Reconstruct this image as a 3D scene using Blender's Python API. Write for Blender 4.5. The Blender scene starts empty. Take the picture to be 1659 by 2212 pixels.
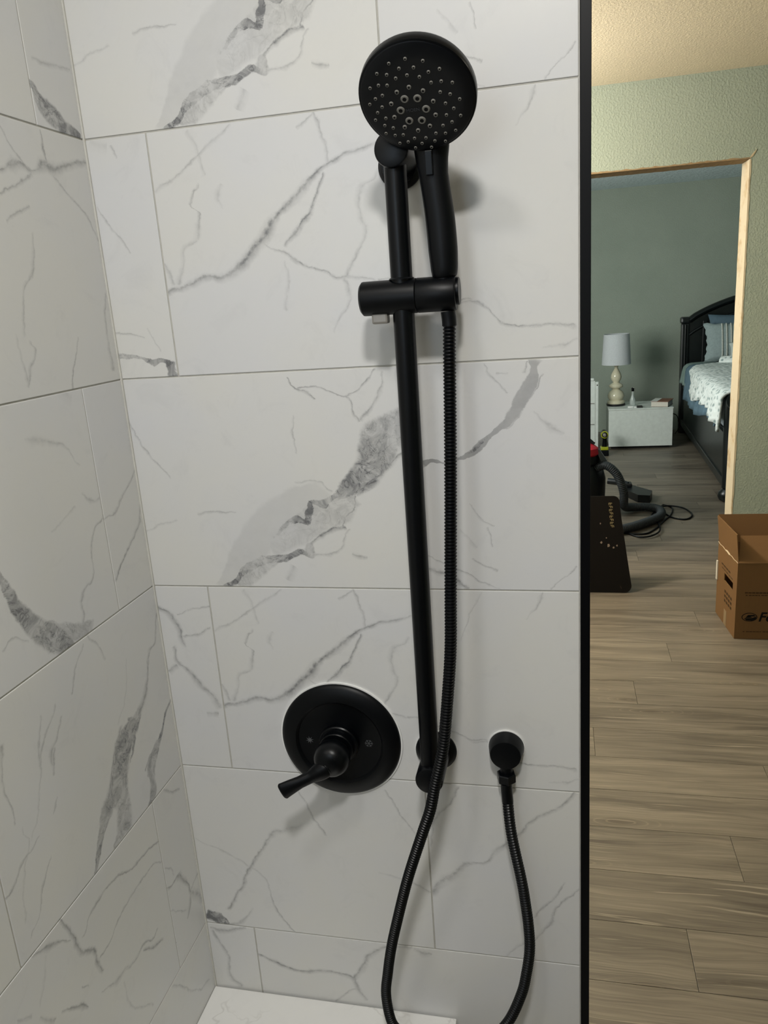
import bpy, bmesh, math, random
import numpy as np
from mathutils import Vector, Matrix
random.seed(4)
SC = bpy.context.scene
COL = SC.collection

# ------------------------------------------------------------------ camera
cam_d = bpy.data.cameras.new('camera')
cam = bpy.data.objects.new('camera', cam_d); COL.objects.link(cam)
cam_d.sensor_fit = 'VERTICAL'; cam_d.sensor_height = 24.0
cam_d.lens = 24.0 * 1674.46 / 2212.0
cam_d.clip_start = 0.02; cam_d.clip_end = 60
R3 = Matrix(((0.97544941, 0.20952607, -0.06780321), (-0.00828249, -0.27276155, -0.96204602), (-0.22006783, 0.9389888, -0.2643297)))
right, down, fwd = R3[0], R3[1], R3[2]
m = Matrix((( right[0], -down[0], -fwd[0]), (right[1], -down[1], -fwd[1]), (right[2], -down[2], -fwd[2]))).to_4x4()
m.translation = (0.5932, -0.9877, 1.5397)
cam.matrix_world = m
SC.camera = cam

# ------------------------------------------------------------------ world, exposure, lights
SC.view_settings.view_transform = 'Standard'
SC.view_settings.look = 'None'
SC.view_settings.gamma = 1.0
SC.view_settings.use_curve_mapping = False
SC.view_settings.exposure = 0.0
W = bpy.data.worlds.new('world'); SC.world = W; W.use_nodes = True
W.node_tree.nodes['Background'].inputs[0].default_value = (0.62, 0.72, 0.85, 1)
W.node_tree.nodes['Background'].inputs[1].default_value = 0.35

def lamp(name, kind, loc, power, color, size=0.1, size_y=None, aim=None, spread=None):
    d = bpy.data.lights.new(name, kind); d.energy = power; d.color = color
    if kind == 'AREA':
        d.shape = 'DISK' if size_y is None else 'RECTANGLE'
        d.size = size
        if size_y: d.size_y = size_y
        if spread: d.spread = spread
    else:
        d.shadow_soft_size = size
    o = bpy.data.objects.new(name, d); COL.objects.link(o); o.location = loc
    if aim is not None:
        o.rotation_euler = (Vector(aim) - Vector(loc)).to_track_quat('-Z', 'Y').to_euler()
    return o

lamp('shower_ceiling_light', 'AREA', (0.60, -1.12, 2.425), 15.6, (1.0, 0.98, 0.94), 0.15)
lamp('shower_ceiling_light_second', 'AREA', (0.28, -0.85, 2.425), 3.2, (1.0, 0.98, 0.94), 0.15)
lamp('vanity_light', 'POINT', (-0.35, 2.45, 2.12), 160, (1.0, 0.93, 0.82), 0.09)
lamp('bathroom_ceiling_light', 'AREA', (1.85, 0.5, 2.425), 3, (1.0, 0.92, 0.80), 0.25)
lamp('window_daylight_bedroom', 'AREA', (-0.62, 4.1, 1.5), 68, (0.96, 0.985, 0.94), 1.1, 1.1, aim=(1.5, 6.9, 1.25))
lamp('added_daylight_shower', 'AREA', (0.22, -1.625, 1.78), 1.9, (0.70, 0.85, 1.0), 0.36, 0.56, aim=(0.22, 0, 1.85))  # added cool daylight; its window is imagined from bluish reflections on the metal

# ------------------------------------------------------------------ material helpers
def lin(c):
    return tuple(((v/255.0)/12.92 if v/255.0 <= .04045 else ((v/255.0+.055)/1.055)**2.4) for v in c) + (1.0,)

class NT:
    def __init__(s, name, rough=0.5, spec=0.5, color=(128,128,128), metal=0.0):
        s.m = bpy.data.materials.new(name); s.m.use_nodes = True
        s.t = s.m.node_tree; s.N = s.t.nodes; s.L = s.t.links
        s.b = s.N['Principled BSDF']
        s.b.inputs['Roughness'].default_value = rough
        s.b.inputs['Specular IOR Level'].default_value = spec
        s.b.inputs['Metallic'].default_value = metal
        s.b.inputs['Base Color'].default_value = lin(color)
        s._tc = None
    def put(s, sock, v):
        if v is None: return
        if hasattr(v, 'is_output') or isinstance(v, bpy.types.NodeSocket): s.L.new(v, sock)
        else: sock.default_value = v
    def tc(s, which='Object'):
        if s._tc is None: s._tc = s.N.new('ShaderNodeTexCoord')
        return s._tc.outputs[which]
    def math(s, op, a, b=None, c=None, clamp=False):
        n = s.N.new('ShaderNodeMath'); n.operation = op; n.use_clamp = clamp
        for i, v in enumerate((a, b, c)):
            if v is not None: s.put(n.inputs[i], v)
        return n.outputs[0]
    def vmath(s, op, a, b=None, c=None):
        n = s.N.new('ShaderNodeVectorMath'); n.operation = op
        for i, v in enumerate((a, b, c)):
            if v is not None: s.put(n.inputs[i], v)
        return n.outputs['Value'] if op in ('DOT_PRODUCT', 'LENGTH', 'DISTANCE') else n.outputs[0]
    def noise(s, vec, scale, detail=3, rough=0.55, dist=0.0, out='Fac'):
        n = s.N.new('ShaderNodeTexNoise'); s.put(n.inputs['Vector'], vec)
        n.inputs['Scale'].default_value = scale; n.inputs['Detail'].default_value = detail
        n.inputs['Roughness'].default_value = rough; n.inputs['Distortion'].default_value = dist
        return n.outputs[0 if out == 'Fac' else 1]
    def mapr(s, v, a, b, c, d, smooth=False):
        n = s.N.new('ShaderNodeMapRange'); s.put(n.inputs[0], v)
        if smooth: n.interpolation_type = 'SMOOTHSTEP'
        for i, x in zip((1, 2, 3, 4), (a, b, c, d)): s.put(n.inputs[i], x)
        return n.outputs[0]
    def mix(s, f, a, b, mode='MIX'):
        n = s.N.new('ShaderNodeMix'); n.data_type = 'RGBA'; n.blend_type = mode
        s.put(n.inputs[0], f); s.put(n.inputs[6], a); s.put(n.inputs[7], b)
        return n.outputs[2]
    def scalev(s, vec, sc, off=(0,0,0)):
        n = s.N.new('ShaderNodeMapping'); s.put(n.inputs[0], vec)
        n.inputs['Scale'].default_value = sc; n.inputs['Location'].default_value = off
        return n.outputs[0]
    def color(s, v): s.put(s.b.inputs['Base Color'], v)
    def bump(s, h, strength=0.3, dist=0.002):
        n = s.N.new('ShaderNodeBump'); n.inputs['Strength'].default_value = strength
        n.inputs['Distance'].default_value = dist; s.put(n.inputs['Height'], h)
        s.L.new(n.outputs[0], s.b.inputs['Normal'])

def plain(name, color, rough=0.5, spec=0.5, metal=0.0, var=0.06, scale=30, bump=0.0, bscale=200):
    n = NT(name, rough, spec, color, metal)
    f = n.noise(n.tc(), scale, 4)
    c = lin(color)
    d = tuple(x*(1-var) for x in c[:3]) + (1,); e = tuple(min(1, x*(1+var)) for x in c[:3]) + (1,)
    n.color(n.mix(n.mapr(f, .3, .7, 0, 1), d, e))
    if bump: n.bump(n.noise(n.tc(), bscale, 3), bump, 0.001)
    return n.m

VEINS = {
 'A': [
  ('b',[0.108,0.003,0.277,0.143],[[0.0,0.0,0.0132,0.15],[0.282,0.0058,0.0492,0.16],[0.563,0.0144,0.0561,0.15],[0.814,0.0104,0.0486,0.15],[1.0,0.0,0.0278,0.13]]),
  ('m',[0.115,0.001,0.252,0.051],[[0.0,0.0,0.0066,0.9],[0.104,-0.0023,0.0088,0.9],[0.26,0.0106,0.0143,0.55],[0.538,0.0139,0.0149,0.5],[0.767,0.006,0.0105,0.8],[0.91,0.008,0.0092,0.75],[1.0,0.0,0.0104,0.5]]),
  ('s',[0.251,0.049,0.311,0.088],[[0.0,0.0,0.0062,0.35],[0.538,-0.0179,0.0037,0.35],[0.835,-0.009,0.0032,0.3],[1.0,-0.0,0.0028,0.3]]),
  ('m',[0.13,0.004,0.201,0.043],[[0.0,0.0,0.0088,0.3],[0.302,-0.0032,0.0282,0.3],[0.664,0.0024,0.0299,0.28],[1.0,0.0,0.0127,0.2]]),
  ('s',[0.253,0.068,0.306,0.09],[[0.0,0.0,0.0049,0.6],[0.324,0.0031,0.0057,0.85],[0.667,0.0036,0.0069,0.85],[1.0,0.0,0.006,0.7]]),
  ('m',[0.249,0.051,0.252,0.07],[[0.0,0.0,0.0187,0.4],[1.0,0.0,0.0082,0.35]]),
  ('m',[0.194,0.06,0.325,0.13],[[0.0,0.0,0.0315,0.16],[0.257,0.0034,0.0434,0.2],[0.57,0.0035,0.0506,0.26],[0.816,-0.0024,0.0398,0.3],[1.0,0.0,0.0177,0.25]]),
  ('m',[0.2,0.076,0.25,0.099],[[0.0,0.0,0.0029,0.3],[0.604,0.01,0.0082,0.5],[0.865,0.0078,0.0112,0.85],[1.0,0.0,0.0092,0.8]]),
  ('m',[0.25,0.097,0.259,0.127],[[0.0,0.0,0.0082,1.0],[0.465,0.0002,0.0121,0.85],[1.0,0.0,0.006,0.6]]),
  ('m',[0.257,0.125,0.31,0.139],[[0.0,0.0,0.004,0.7],[0.176,-0.0026,0.01,0.6],[0.343,-0.007,0.016,0.8],[0.512,-0.0033,0.01,0.6],[0.765,-0.0018,0.004,0.8],[1.0,-0.0,0.0039,0.7]]),
  ('m',[0.296,0.132,0.415,0.252],[[0.0,0.0,0.0119,0.7],[0.117,-0.0029,0.0255,0.75],[0.301,-0.0073,0.0425,0.75],[0.46,-0.0017,0.0534,0.65],[0.573,0.0045,0.0604,0.55],[0.682,0.0073,0.0561,0.5],[0.816,0.0044,0.037,0.45],[1.0,0.0,0.0291,0.4]]),
  ('s',[0.309,0.156,0.356,0.212],[[0.0,0.0,0.0039,0.8],[0.289,-0.0018,0.005,0.6],[0.723,0.0039,0.0065,0.7],[1.0,0.0,0.0057,0.5]]),
  ('s',[0.326,0.142,0.393,0.192],[[0.0,0.0,0.0047,0.6],[0.428,-0.0055,0.0077,0.8],[0.727,-0.0005,0.0049,0.7],[1.0,0.0,0.003,0.7]]),
  ('m',[0.348,0.182,0.388,0.211],[[0.0,0.0,0.0134,0.6],[0.629,0.0071,0.0056,0.7],[0.842,0.0131,0.0112,0.7],[1.0,0.0,0.0022,0.5]]),
  ('s',[0.241,0.3,0.277,0.268],[[0.0,0.0,0.0015,0.6],[0.407,-0.004,0.0023,0.75],[0.705,-0.0006,0.0049,0.45],[1.0,0.0,0.0019,0.6]]),
  ('s',[0.257,0.284,0.361,0.301],[[0.0,0.0,0.0027,0.6],[0.158,-0.0037,0.0019,0.6],[0.329,-0.0107,0.0019,0.6],[0.462,-0.0181,0.0019,0.6],[0.587,-0.0243,0.0022,0.6],[0.763,-0.0162,0.003,0.45],[0.933,-0.0059,0.0044,0.6],[1.0,0.0,0.0025,0.6]]),
  ('s',[0.321,0.27,0.338,0.237],[[0.0,0.0,0.0022,0.6],[0.302,0.0021,0.0022,0.6],[0.638,-0.0021,0.003,0.55],[1.0,0.0,0.0034,0.5]]),
  ('s',[0.34,0.24,0.373,0.297],[[0.0,0.0,0.0056,0.55],[0.332,-0.0058,0.0052,0.45],[0.618,-0.0065,0.0062,0.45],[0.816,-0.007,0.0033,0.4],[1.0,0.0,0.0025,0.3]]),
  ('s',[0.244,0.247,0.245,0.196],[[0.0,0.0,0.0015,0.25],[0.51,-0.0005,0.0031,0.4],[1.0,0.0,0.002,0.25]]),
  ('s',[0.09,0.111,0.146,0.114],[[0.0,0.0,0.0047,0.3],[0.305,0.0011,0.0038,0.4],[1.0,-0.0,0.0017,0.35]]),
  ('s',[0.311,0.05,0.334,0.044],[[0.0,0.0,0.0041,0.3],[0.48,-0.0001,0.0073,0.5],[1.0,0.0,0.0028,0.4]]),
  ('s',[0.325,0.136,0.302,0.091],[[0.0,0.0,0.0031,0.7],[0.353,0.0046,0.0028,0.6],[0.655,-0.001,0.0028,0.5],[1.0,0.0,0.0028,0.6]]),
  ('s',[0.214,0.011,0.227,0.031],[[0.0,0.0,0.0085,0.25],[1.0,0.0,0.0105,0.3]]),
  ('s',[0.239,0.153,0.29,0.14],[[0.0,0.0,0.0028,0.3],[0.64,0.0096,0.0032,0.35],[1.0,0.0,0.0028,0.3]]),
  ('s',[0.001,0.249,0.053,0.165],[[0.0,0.0,0.0025,0.35],[0.44,-0.0057,0.0026,0.4],[1.0,-0.0,0.0026,0.35]]),
  ('s',[-0.002,0.085,0.055,0.102],[[0.0,0.0,0.0036,0.25],[1.0,0.0,0.0022,0.2]]),
 ],
 'B': [
  ('s',[-0.0003,0.1095,0.3027,0.2675],[[0.0,0.0,0.0064,0.75],[0.095,-0.0068,0.0083,0.55],[0.167,-0.0117,0.0101,0.75],[0.24,-0.0247,0.01,0.45],[0.322,-0.0247,0.0141,0.85],[0.393,-0.0193,0.0149,0.8],[0.493,-0.0078,0.0146,0.75],[0.548,-0.0018,0.0068,0.75],[0.642,0.003,0.0111,0.6],[0.737,0.0118,0.007,0.75],[0.789,0.0129,0.0052,0.65],[0.855,0.0111,0.0056,0.55],[0.931,0.0044,0.0051,0.5],[1.0,0.0,0.0038,0.3]]),
  ('s',[0.1717,0.1575,0.2287,0.2355],[[0.0,0.0,0.0057,0.3],[0.203,-0.003,0.0073,0.8],[0.399,-0.0053,0.0063,0.8],[0.566,-0.0071,0.0053,0.7],[0.788,-0.0025,0.0053,0.6],[1.0,0.0,0.0039,0.6]]),
  ('s',[0.2207,0.3055,0.2337,0.2465],[[0.0,0.0,0.0038,0.4],[0.251,0.0038,0.0047,0.45],[0.657,0.0035,0.0043,0.35],[1.0,0.0,0.0043,0.3]]),
  ('s',[0.1977,0.2885,0.2197,0.3025],[[0.0,0.0,0.003,0.4],[0.353,-0.0023,0.0034,0.4],[1.0,0.0,0.0034,0.3]]),
  ('s',[0.1387,0.1635,0.2837,0.1055],[[0.0,0.0,0.0023,0.3],[0.119,-0.0033,0.0032,0.35],[0.214,-0.0028,0.0032,0.45],[0.338,-0.008,0.0051,0.6],[0.483,-0.0108,0.0032,0.55],[0.627,-0.0104,0.0032,0.55],[0.747,-0.0061,0.0064,0.45],[0.867,-0.0019,0.0045,0.35],[1.0,0.0,0.0036,0.35]]),
  ('s',[0.2457,0.1145,0.2257,0.0465],[[0.0,0.0,0.0057,0.4],[0.133,0.0069,0.0064,0.35],[0.416,0.0097,0.0046,0.25],[0.756,0.0022,0.0037,0.25],[1.0,-0.0,0.0028,0.15]]),
  ('s',[0.2957,0.2325,0.2487,0.1155],[[0.0,0.0,0.0043,0.25],[0.251,-0.0143,0.0078,0.32],[0.432,-0.004,0.0092,0.25],[0.602,0.0068,0.0055,0.3],[0.797,0.0048,0.0045,0.35],[1.0,0.0,0.0054,0.4]]),
  ('s',[0.0627,0.2365,0.0167,0.1225],[[0.0,0.0,0.0032,0.35],[0.088,-0.0054,0.0032,0.45],[0.183,-0.0049,0.0042,0.55],[0.22,0.0077,0.0033,0.6],[0.343,0.0105,0.0061,0.42],[0.471,0.0115,0.0095,0.3],[0.641,-0.0027,0.006,0.25],[0.822,0.0009,0.0061,0.25],[1.0,0.0,0.0083,0.32]]),
  ('s',[0.0017,0.2375,0.1117,0.3005],[[0.0,0.0,0.0047,0.2],[0.274,-0.0038,0.0032,0.35],[0.479,-0.0025,0.0027,0.4],[0.781,-0.0002,0.0056,0.2],[1.0,0.0,0.0031,0.4]]),
  ('s',[0.0557,0.3025,0.0747,0.2495],[[0.0,0.0,0.0045,0.2],[0.455,0.0004,0.0057,0.22],[1.0,0.0,0.0046,0.25]]),
  ('s',[0.0007,0.1465,0.0117,0.1205],[[0.0,0.0,0.0049,0.3],[1.0,0.0,0.0049,0.3]]),
  ('s',[0.0937,0.2355,0.0897,0.2075],[[0.0,0.0,0.0057,0.2],[0.455,-0.0052,0.0069,0.22],[1.0,0.0,0.0023,0.1]]),
  ('s',[0.1697,0.1375,0.1637,0.0805],[[0.0,0.0,0.0023,0.2],[0.449,0.0037,0.0042,0.22],[1.0,0.0,0.0071,0.22]]),
  ('s',[0.4837,0.3035,0.4617,0.2645],[[0.0,0.0,0.002,0.35],[0.219,0.0009,0.0075,0.35],[0.466,0.0037,0.0037,0.35],[1.0,0.0,0.0014,0.2]]),
  ('s',[0.3817,0.0705,0.5247,0.0355],[[0.0,0.0,0.0026,0.3],[0.099,0.0036,0.0026,0.35],[0.163,0.0069,0.003,0.45],[0.244,0.0047,0.0041,0.6],[0.349,-0.0039,0.003,0.45],[0.458,-0.0103,0.0034,0.55],[0.644,-0.0087,0.0033,0.55],[0.786,-0.0015,0.0037,0.45],[1.0,0.0,0.0036,0.4]]),
  ('s',[0.4897,0.0115,0.5297,0.0225],[[0.0,0.0,0.0019,0.2],[0.623,-0.004,0.0046,0.3],[1.0,-0.0,0.0026,0.2]]),
  ('s',[0.2877,0.1055,0.4027,0.0745],[[0.0,0.0,0.0033,0.45],[0.138,0.0044,0.0033,0.4],[0.548,-0.0,0.0023,0.35],[0.703,-0.0033,0.0026,0.45],[0.84,-0.0062,0.0026,0.45],[1.0,0.0,0.0026,0.4]]),
  ('s',[0.4027,0.3025,0.3717,0.2325],[[0.0,0.0,0.003,0.15],[0.337,-0.0039,0.0021,0.25],[0.712,-0.0021,0.0015,0.3],[1.0,0.0,0.0012,0.2]]),
  ('s',[-0.0333,0.9685,-0.0323,0.9685],[[0.0,0.0,0.0002,0.0],[1.0,0.0,0.0002,0.0]]),
 ],
 'C': [
  ('b',[0.169,0.305,0.026,0.176],[[0.0,0.0,0.0151,0.5],[0.059,0.014,0.018,0.5],[0.152,0.022,0.0181,0.5],[0.25,0.0266,0.0169,0.5],[0.36,0.0305,0.0157,0.5],[0.458,0.0322,0.0081,0.5],[0.536,0.0322,0.0067,0.5],[0.609,0.0329,0.0108,0.65],[0.698,0.031,0.0094,0.6],[0.78,0.0261,0.0051,0.55],[0.843,0.0218,0.0024,0.55],[0.889,0.0166,0.0021,0.5],[0.932,0.0078,0.006,0.7],[1.0,0.0,0.0067,0.7]]),
  ('s',[0.18,0.285,0.123,0.218],[[0.0,0.0,0.0017,0.6],[0.19,0.005,0.0019,0.6],[0.449,0.006,0.0014,0.4],[0.717,0.0077,0.0017,0.4],[0.877,0.0065,0.0029,0.5],[1.0,-0.0,0.002,0.5]]),
  ('m',[0.084,0.19,0.111,0.21],[[0.0,0.0,0.0044,0.6],[0.619,-0.0005,0.0044,0.9],[1.0,0.0,0.002,0.6]]),
  ('s',[0.161,0.303,0.156,0.289],[[0.0,0.0,0.0017,0.45],[1.0,0.0,0.0019,0.45]]),
  ('s',[0.107,0.302,0.137,0.266],[[0.0,0.0,0.0014,0.35],[0.292,-0.0023,0.0028,0.35],[0.639,-0.0015,0.002,0.3],[1.0,0.0,0.002,0.3]]),
  ('s',[0.122,0.291,0.139,0.291],[[0.0,0.0,0.002,0.35],[1.0,0.0,0.0014,0.25]]),
  ('s',[0.169,0.239,0.204,0.21],[[0.0,0.0,0.0014,0.2],[0.386,-0.0024,0.0056,0.25],[0.729,-0.0024,0.0099,0.3],[1.0,0.0,0.0042,0.2]]),
  ('s',[0.082,0.121,0.113,0.091],[[0.0,0.0,0.0015,0.25],[0.507,-0.0025,0.0034,0.42],[1.0,-0.0,0.0021,0.35]]),
  ('s',[0.104,0.09,0.111,0.063],[[0.0,0.0,0.0024,0.3],[1.0,-0.0,0.0018,0.4]]),
  ('s',[0.07,0.084,0.088,0.061],[[0.0,0.0,0.0031,0.15],[1.0,0.0,0.0047,0.2]]),
  ('s',[0.083,0.045,0.118,0.029],[[0.0,0.0,0.0019,0.3],[0.348,-0.0005,0.0025,0.5],[1.0,0.0,0.0019,0.4]]),
  ('s',[0.025,0.047,0.117,0.003],[[0.0,0.0,0.0016,0.45],[0.202,-0.0013,0.0016,0.45],[0.425,-0.0003,0.0022,0.45],[0.61,-0.0002,0.0025,0.5],[0.719,-0.0026,0.0025,0.5],[0.838,-0.0002,0.0019,0.4],[1.0,-0.0,0.0016,0.35]]),
  ('s',[0.025,0.029,0.077,0.003],[[0.0,0.0,0.0048,0.4],[0.285,0.0027,0.007,0.55],[0.554,0.0049,0.0048,0.5],[1.0,-0.0,0.0054,0.65]]),
  ('s',[0.222,0.035,0.187,0.003],[[0.0,0.0,0.0015,0.45],[0.477,0.001,0.0015,0.4],[1.0,0.0,0.0018,0.4]]),
 ],
 'D': [
  ('s',[0.194,0.272,0.231,0.197],[[0.0,0.0,0.0034,0.35],[0.567,-0.0011,0.0039,0.45],[1.0,0.0,0.003,0.4]]),
  ('s',[0.332,0.288,0.375,0.213],[[0.0,0.0,0.0029,0.4],[0.389,0.0003,0.0029,0.4],[1.0,0.0,0.0025,0.3]]),
  ('s',[0.046,0.038,0.205,0.219],[[0.0,0.0,0.0067,0.6],[0.178,0.0043,0.0066,0.55],[0.387,0.0181,0.006,0.6],[0.568,0.023,0.0054,0.6],[0.702,0.0302,0.0081,0.45],[0.851,0.0151,0.0123,0.3],[1.0,-0.0,0.0087,0.15]]),
  ('s',[0.005,0.168,0.158,0.003],[[0.0,0.0,0.0028,0.2],[0.173,0.0199,0.0037,0.3],[0.4,0.0324,0.0037,0.25],[0.525,0.0391,0.0037,0.25],[0.666,0.0248,0.0033,0.35],[0.769,0.0072,0.0042,0.45],[1.0,0.0,0.0028,0.45]]),
  ('m',[0.005,0.016,0.042,0.003],[[0.0,0.0,0.0196,0.9],[0.563,0.0035,0.0244,0.85],[1.0,0.0,0.0078,0.9]]),
  ('s',[0.042,0.001,0.092,0.037],[[0.0,0.0,0.0059,0.5],[0.424,-0.0065,0.0077,0.4],[1.0,0.0,0.0038,0.2]]),
  ('s',[0.314,0.135,0.394,0.107],[[0.0,0.0,0.0035,0.15],[0.607,0.0042,0.0043,0.3],[1.0,-0.0,0.006,0.5]]),
 ],
 'E': [
  ('s',[0.001,0.108,0.222,0.307],[[0.0,0.0,0.0102,0.6],[0.082,0.0048,0.0135,0.45],[0.166,0.0026,0.0108,0.45],[0.265,0.007,0.0074,0.5],[0.373,-0.0084,0.0057,0.45],[0.45,-0.0008,0.0096,0.35],[0.506,-0.0049,0.0104,0.6],[0.615,-0.0018,0.0063,0.55],[0.759,0.0026,0.0058,0.45],[0.872,-0.002,0.0049,0.45],[1.0,0.0,0.0052,0.5]]),
  ('s',[0.05,0.301,0.002,0.198],[[0.0,0.0,0.0039,0.45],[0.252,0.0001,0.0056,0.45],[0.51,-0.0083,0.0048,0.35],[1.0,0.0,0.005,0.25]]),
  ('s',[0.201,0.149,0.157,0.081],[[0.0,0.0,0.0032,0.35],[0.391,0.0026,0.0036,0.45],[1.0,0.0,0.0033,0.4]]),
  ('s',[0.222,0.141,0.11,0.001],[[0.0,0.0,0.0036,0.45],[0.273,-0.0019,0.0036,0.45],[0.455,0.0102,0.0057,0.4],[0.634,0.0116,0.0042,0.35],[0.799,0.0019,0.0042,0.3],[1.0,0.0,0.0043,0.2]]),
 ],
 'H': [
  ('s',[0.006,0.2965,0.07,0.3045],[[0.0,0.0,0.0059,0.4],[0.267,-0.0072,0.0099,0.45],[1.0,-0.0,0.0048,0.45]]),
  ('s',[0.01,0.2895,0.048,0.1775],[[0.0,0.0,0.0059,0.45],[0.294,0.003,0.007,0.45],[0.471,0.0054,0.007,0.45],[0.804,-0.009,0.0101,0.4],[1.0,-0.0,0.0102,0.45]]),
 ],
 'I': [
  ('s',[0.0007,0.2515,0.1667,0.2225],[[0.0,0.0,0.0049,0.6],[0.2,-0.0073,0.0098,0.8],[0.433,-0.0106,0.0078,0.65],[0.686,0.0009,0.0086,0.5],[0.91,0.0055,0.0076,0.55],[1.0,-0.0,0.0114,0.65]]),
  ('s',[0.1647,0.2225,0.2697,0.3065],[[0.0,0.0,0.0095,0.65],[0.307,0.0131,0.0121,0.55],[0.467,0.0241,0.0092,0.5],[0.757,0.0184,0.0063,0.45],[1.0,0.0,0.0045,0.35]]),
  ('s',[0.2737,0.3035,0.3027,0.2965],[[0.0,0.0,0.0072,0.25],[0.552,-0.0043,0.0134,0.4],[1.0,0.0,0.0044,0.35]]),
  ('s',[0.1667,0.2225,0.1877,0.1855],[[0.0,0.0,0.0085,0.55],[0.47,-0.0033,0.0095,0.5],[1.0,0.0,0.0048,0.35]]),
  ('s',[0.1307,0.1735,0.1717,0.2055],[[0.0,0.0,0.0044,0.4],[0.648,0.0042,0.0043,0.35],[1.0,0.0,0.0043,0.3]]),
 ],
 'F': [
  ('s',[0.036,0.2965,0.042,0.2835],[[0.0,0.0,0.0039,0.25],[1.0,0.0,0.0019,0.35]]),
  ('s',[0.006,0.3005,0.029,0.2935],[[0.0,0.0,0.0147,0.1],[1.0,-0.0,0.0122,0.14]]),
  ('s',[0.005,0.2245,0.042,0.1655],[[0.0,0.0,0.0023,0.25],[0.307,-0.0016,0.003,0.35],[0.709,-0.0003,0.0025,0.4],[1.0,0.0,0.002,0.35]]),
  ('s',[0.002,0.0635,0.044,0.0565],[[0.0,0.0,0.0024,0.35],[0.517,0.0016,0.0024,0.4],[1.0,0.0,0.0021,0.3]]),
  ('m',[0.001,0.0315,0.085,0.0145],[[0.0,0.0,0.0065,0.6],[0.231,0.003,0.0043,0.5],[0.437,0.0015,0.0032,0.45],[0.632,-0.0003,0.0075,0.8],[0.789,0.0035,0.0053,0.7],[1.0,0.0,0.0107,0.8]]),
  ('m',[0.075,0.0215,0.079,-0.0005],[[0.0,0.0,0.008,0.9],[1.0,0.0,0.0161,0.75]]),
  ('s',[0.052,0.0675,0.065,0.0345],[[0.0,0.0,0.0016,0.2],[1.0,0.0,0.0016,0.28]]),
 ],
 'G': [
  ('s',[0.001,0.2755,0.039,0.2085],[[0.0,0.0,0.005,0.8],[0.243,0.0066,0.0087,0.6],[0.563,0.0076,0.01,0.65],[0.878,-0.0004,0.0082,0.65],[1.0,-0.0,0.0032,0.4]]),
  ('s',[0.037,0.2255,0.081,0.2405],[[0.0,0.0,0.0031,0.45],[0.509,-0.0049,0.005,0.4],[1.0,0.0,0.0031,0.4]]),
  ('s',[0.031,0.2595,0.086,0.2775],[[0.0,0.0,0.0022,0.35],[0.661,0.0012,0.0028,0.35],[1.0,0.0,0.0042,0.45]]),
  ('s',[0.02,0.2065,0.081,0.1075],[[0.0,0.0,0.0095,0.5],[0.161,-0.0115,0.007,0.5],[0.348,-0.0049,0.0077,0.55],[0.598,-0.0053,0.0109,0.55],[0.816,0.0015,0.009,0.5],[1.0,0.0,0.0116,0.45]]),
  ('s',[0.002,0.1635,0.02,0.1765],[[0.0,0.0,0.0084,0.4],[1.0,0.0,0.0109,0.4]]),
  ('s',[0.058,0.0965,0.078,0.0955],[[0.0,0.0,0.0065,0.35],[1.0,0.0,0.0081,0.45]]),
 ],
 'J': [
  ('m',[-0.0005,0.047,0.0865,0.002],[[0.0,0.0,0.0057,0.5],[0.225,-0.01,0.0218,0.65],[0.495,-0.011,0.0263,0.75],[0.764,-0.0075,0.0203,0.75],[1.0,0.0,0.0079,0.85]]),
  ('s',[0.0115,0.072,0.0885,0.081],[[0.0,0.0,0.0029,0.3],[0.269,-0.0024,0.006,0.35],[0.637,0.0003,0.005,0.35],[1.0,0.0,0.0039,0.3]]),
 ],
 'L': [
  ('s',[0.217,0.2465,0.39,0.2775],[[0.0,0.0,0.0057,0.6],[0.149,0.0044,0.0118,0.65],[0.262,0.0019,0.0072,0.5],[0.326,-0.0032,0.0045,0.5],[0.477,0.0033,0.0157,0.7],[0.592,-0.0034,0.0151,0.65],[0.716,-0.0012,0.0105,0.6],[1.0,0.0,0.0066,0.6]]),
  ('s',[0.303,0.3045,0.307,0.2665],[[0.0,0.0,0.0029,0.5],[0.575,-0.0013,0.0035,0.6],[1.0,0.0,0.0047,0.6]]),
  ('s',[0.231,0.2935,0.259,0.2595],[[0.0,0.0,0.0023,0.3],[0.556,-0.0033,0.0024,0.35],[1.0,0.0,0.0027,0.35]]),
  ('s',[0.21,0.2215,0.273,0.2505],[[0.0,0.0,0.0031,0.5],[0.458,-0.0003,0.0048,0.5],[1.0,0.0,0.0039,0.45]]),
  ('s',[0.316,0.2535,0.393,0.1815],[[0.0,0.0,0.0036,0.35],[0.229,0.0034,0.0037,0.4],[0.539,0.008,0.0032,0.42],[0.88,0.0018,0.003,0.4],[1.0,0.0,0.0027,0.35]]),
  ('s',[0.214,0.1935,0.256,0.2145],[[0.0,0.0,0.0036,0.3],[0.467,0.0013,0.0048,0.4],[1.0,-0.0,0.0039,0.35]]),
  ('s',[0.254,0.1835,0.207,0.0715],[[0.0,0.0,0.0033,0.25],[0.161,0.005,0.005,0.35],[0.328,0.0059,0.0069,0.4],[0.511,-0.0032,0.0049,0.4],[0.69,-0.006,0.0037,0.3],[0.869,-0.0034,0.0048,0.4],[1.0,0.0,0.0027,0.2]]),
  ('s',[0.213,0.0625,0.195,0.0145],[[0.0,0.0,0.0038,0.4],[0.153,0.0104,0.0038,0.4],[0.578,0.0036,0.0054,0.4],[1.0,0.0,0.0048,0.55]]),
  ('s',[0.194,0.0725,0.196,0.0175],[[0.0,0.0,0.0036,0.15],[0.346,0.0003,0.0037,0.2],[1.0,0.0,0.0053,0.35]]),
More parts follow.
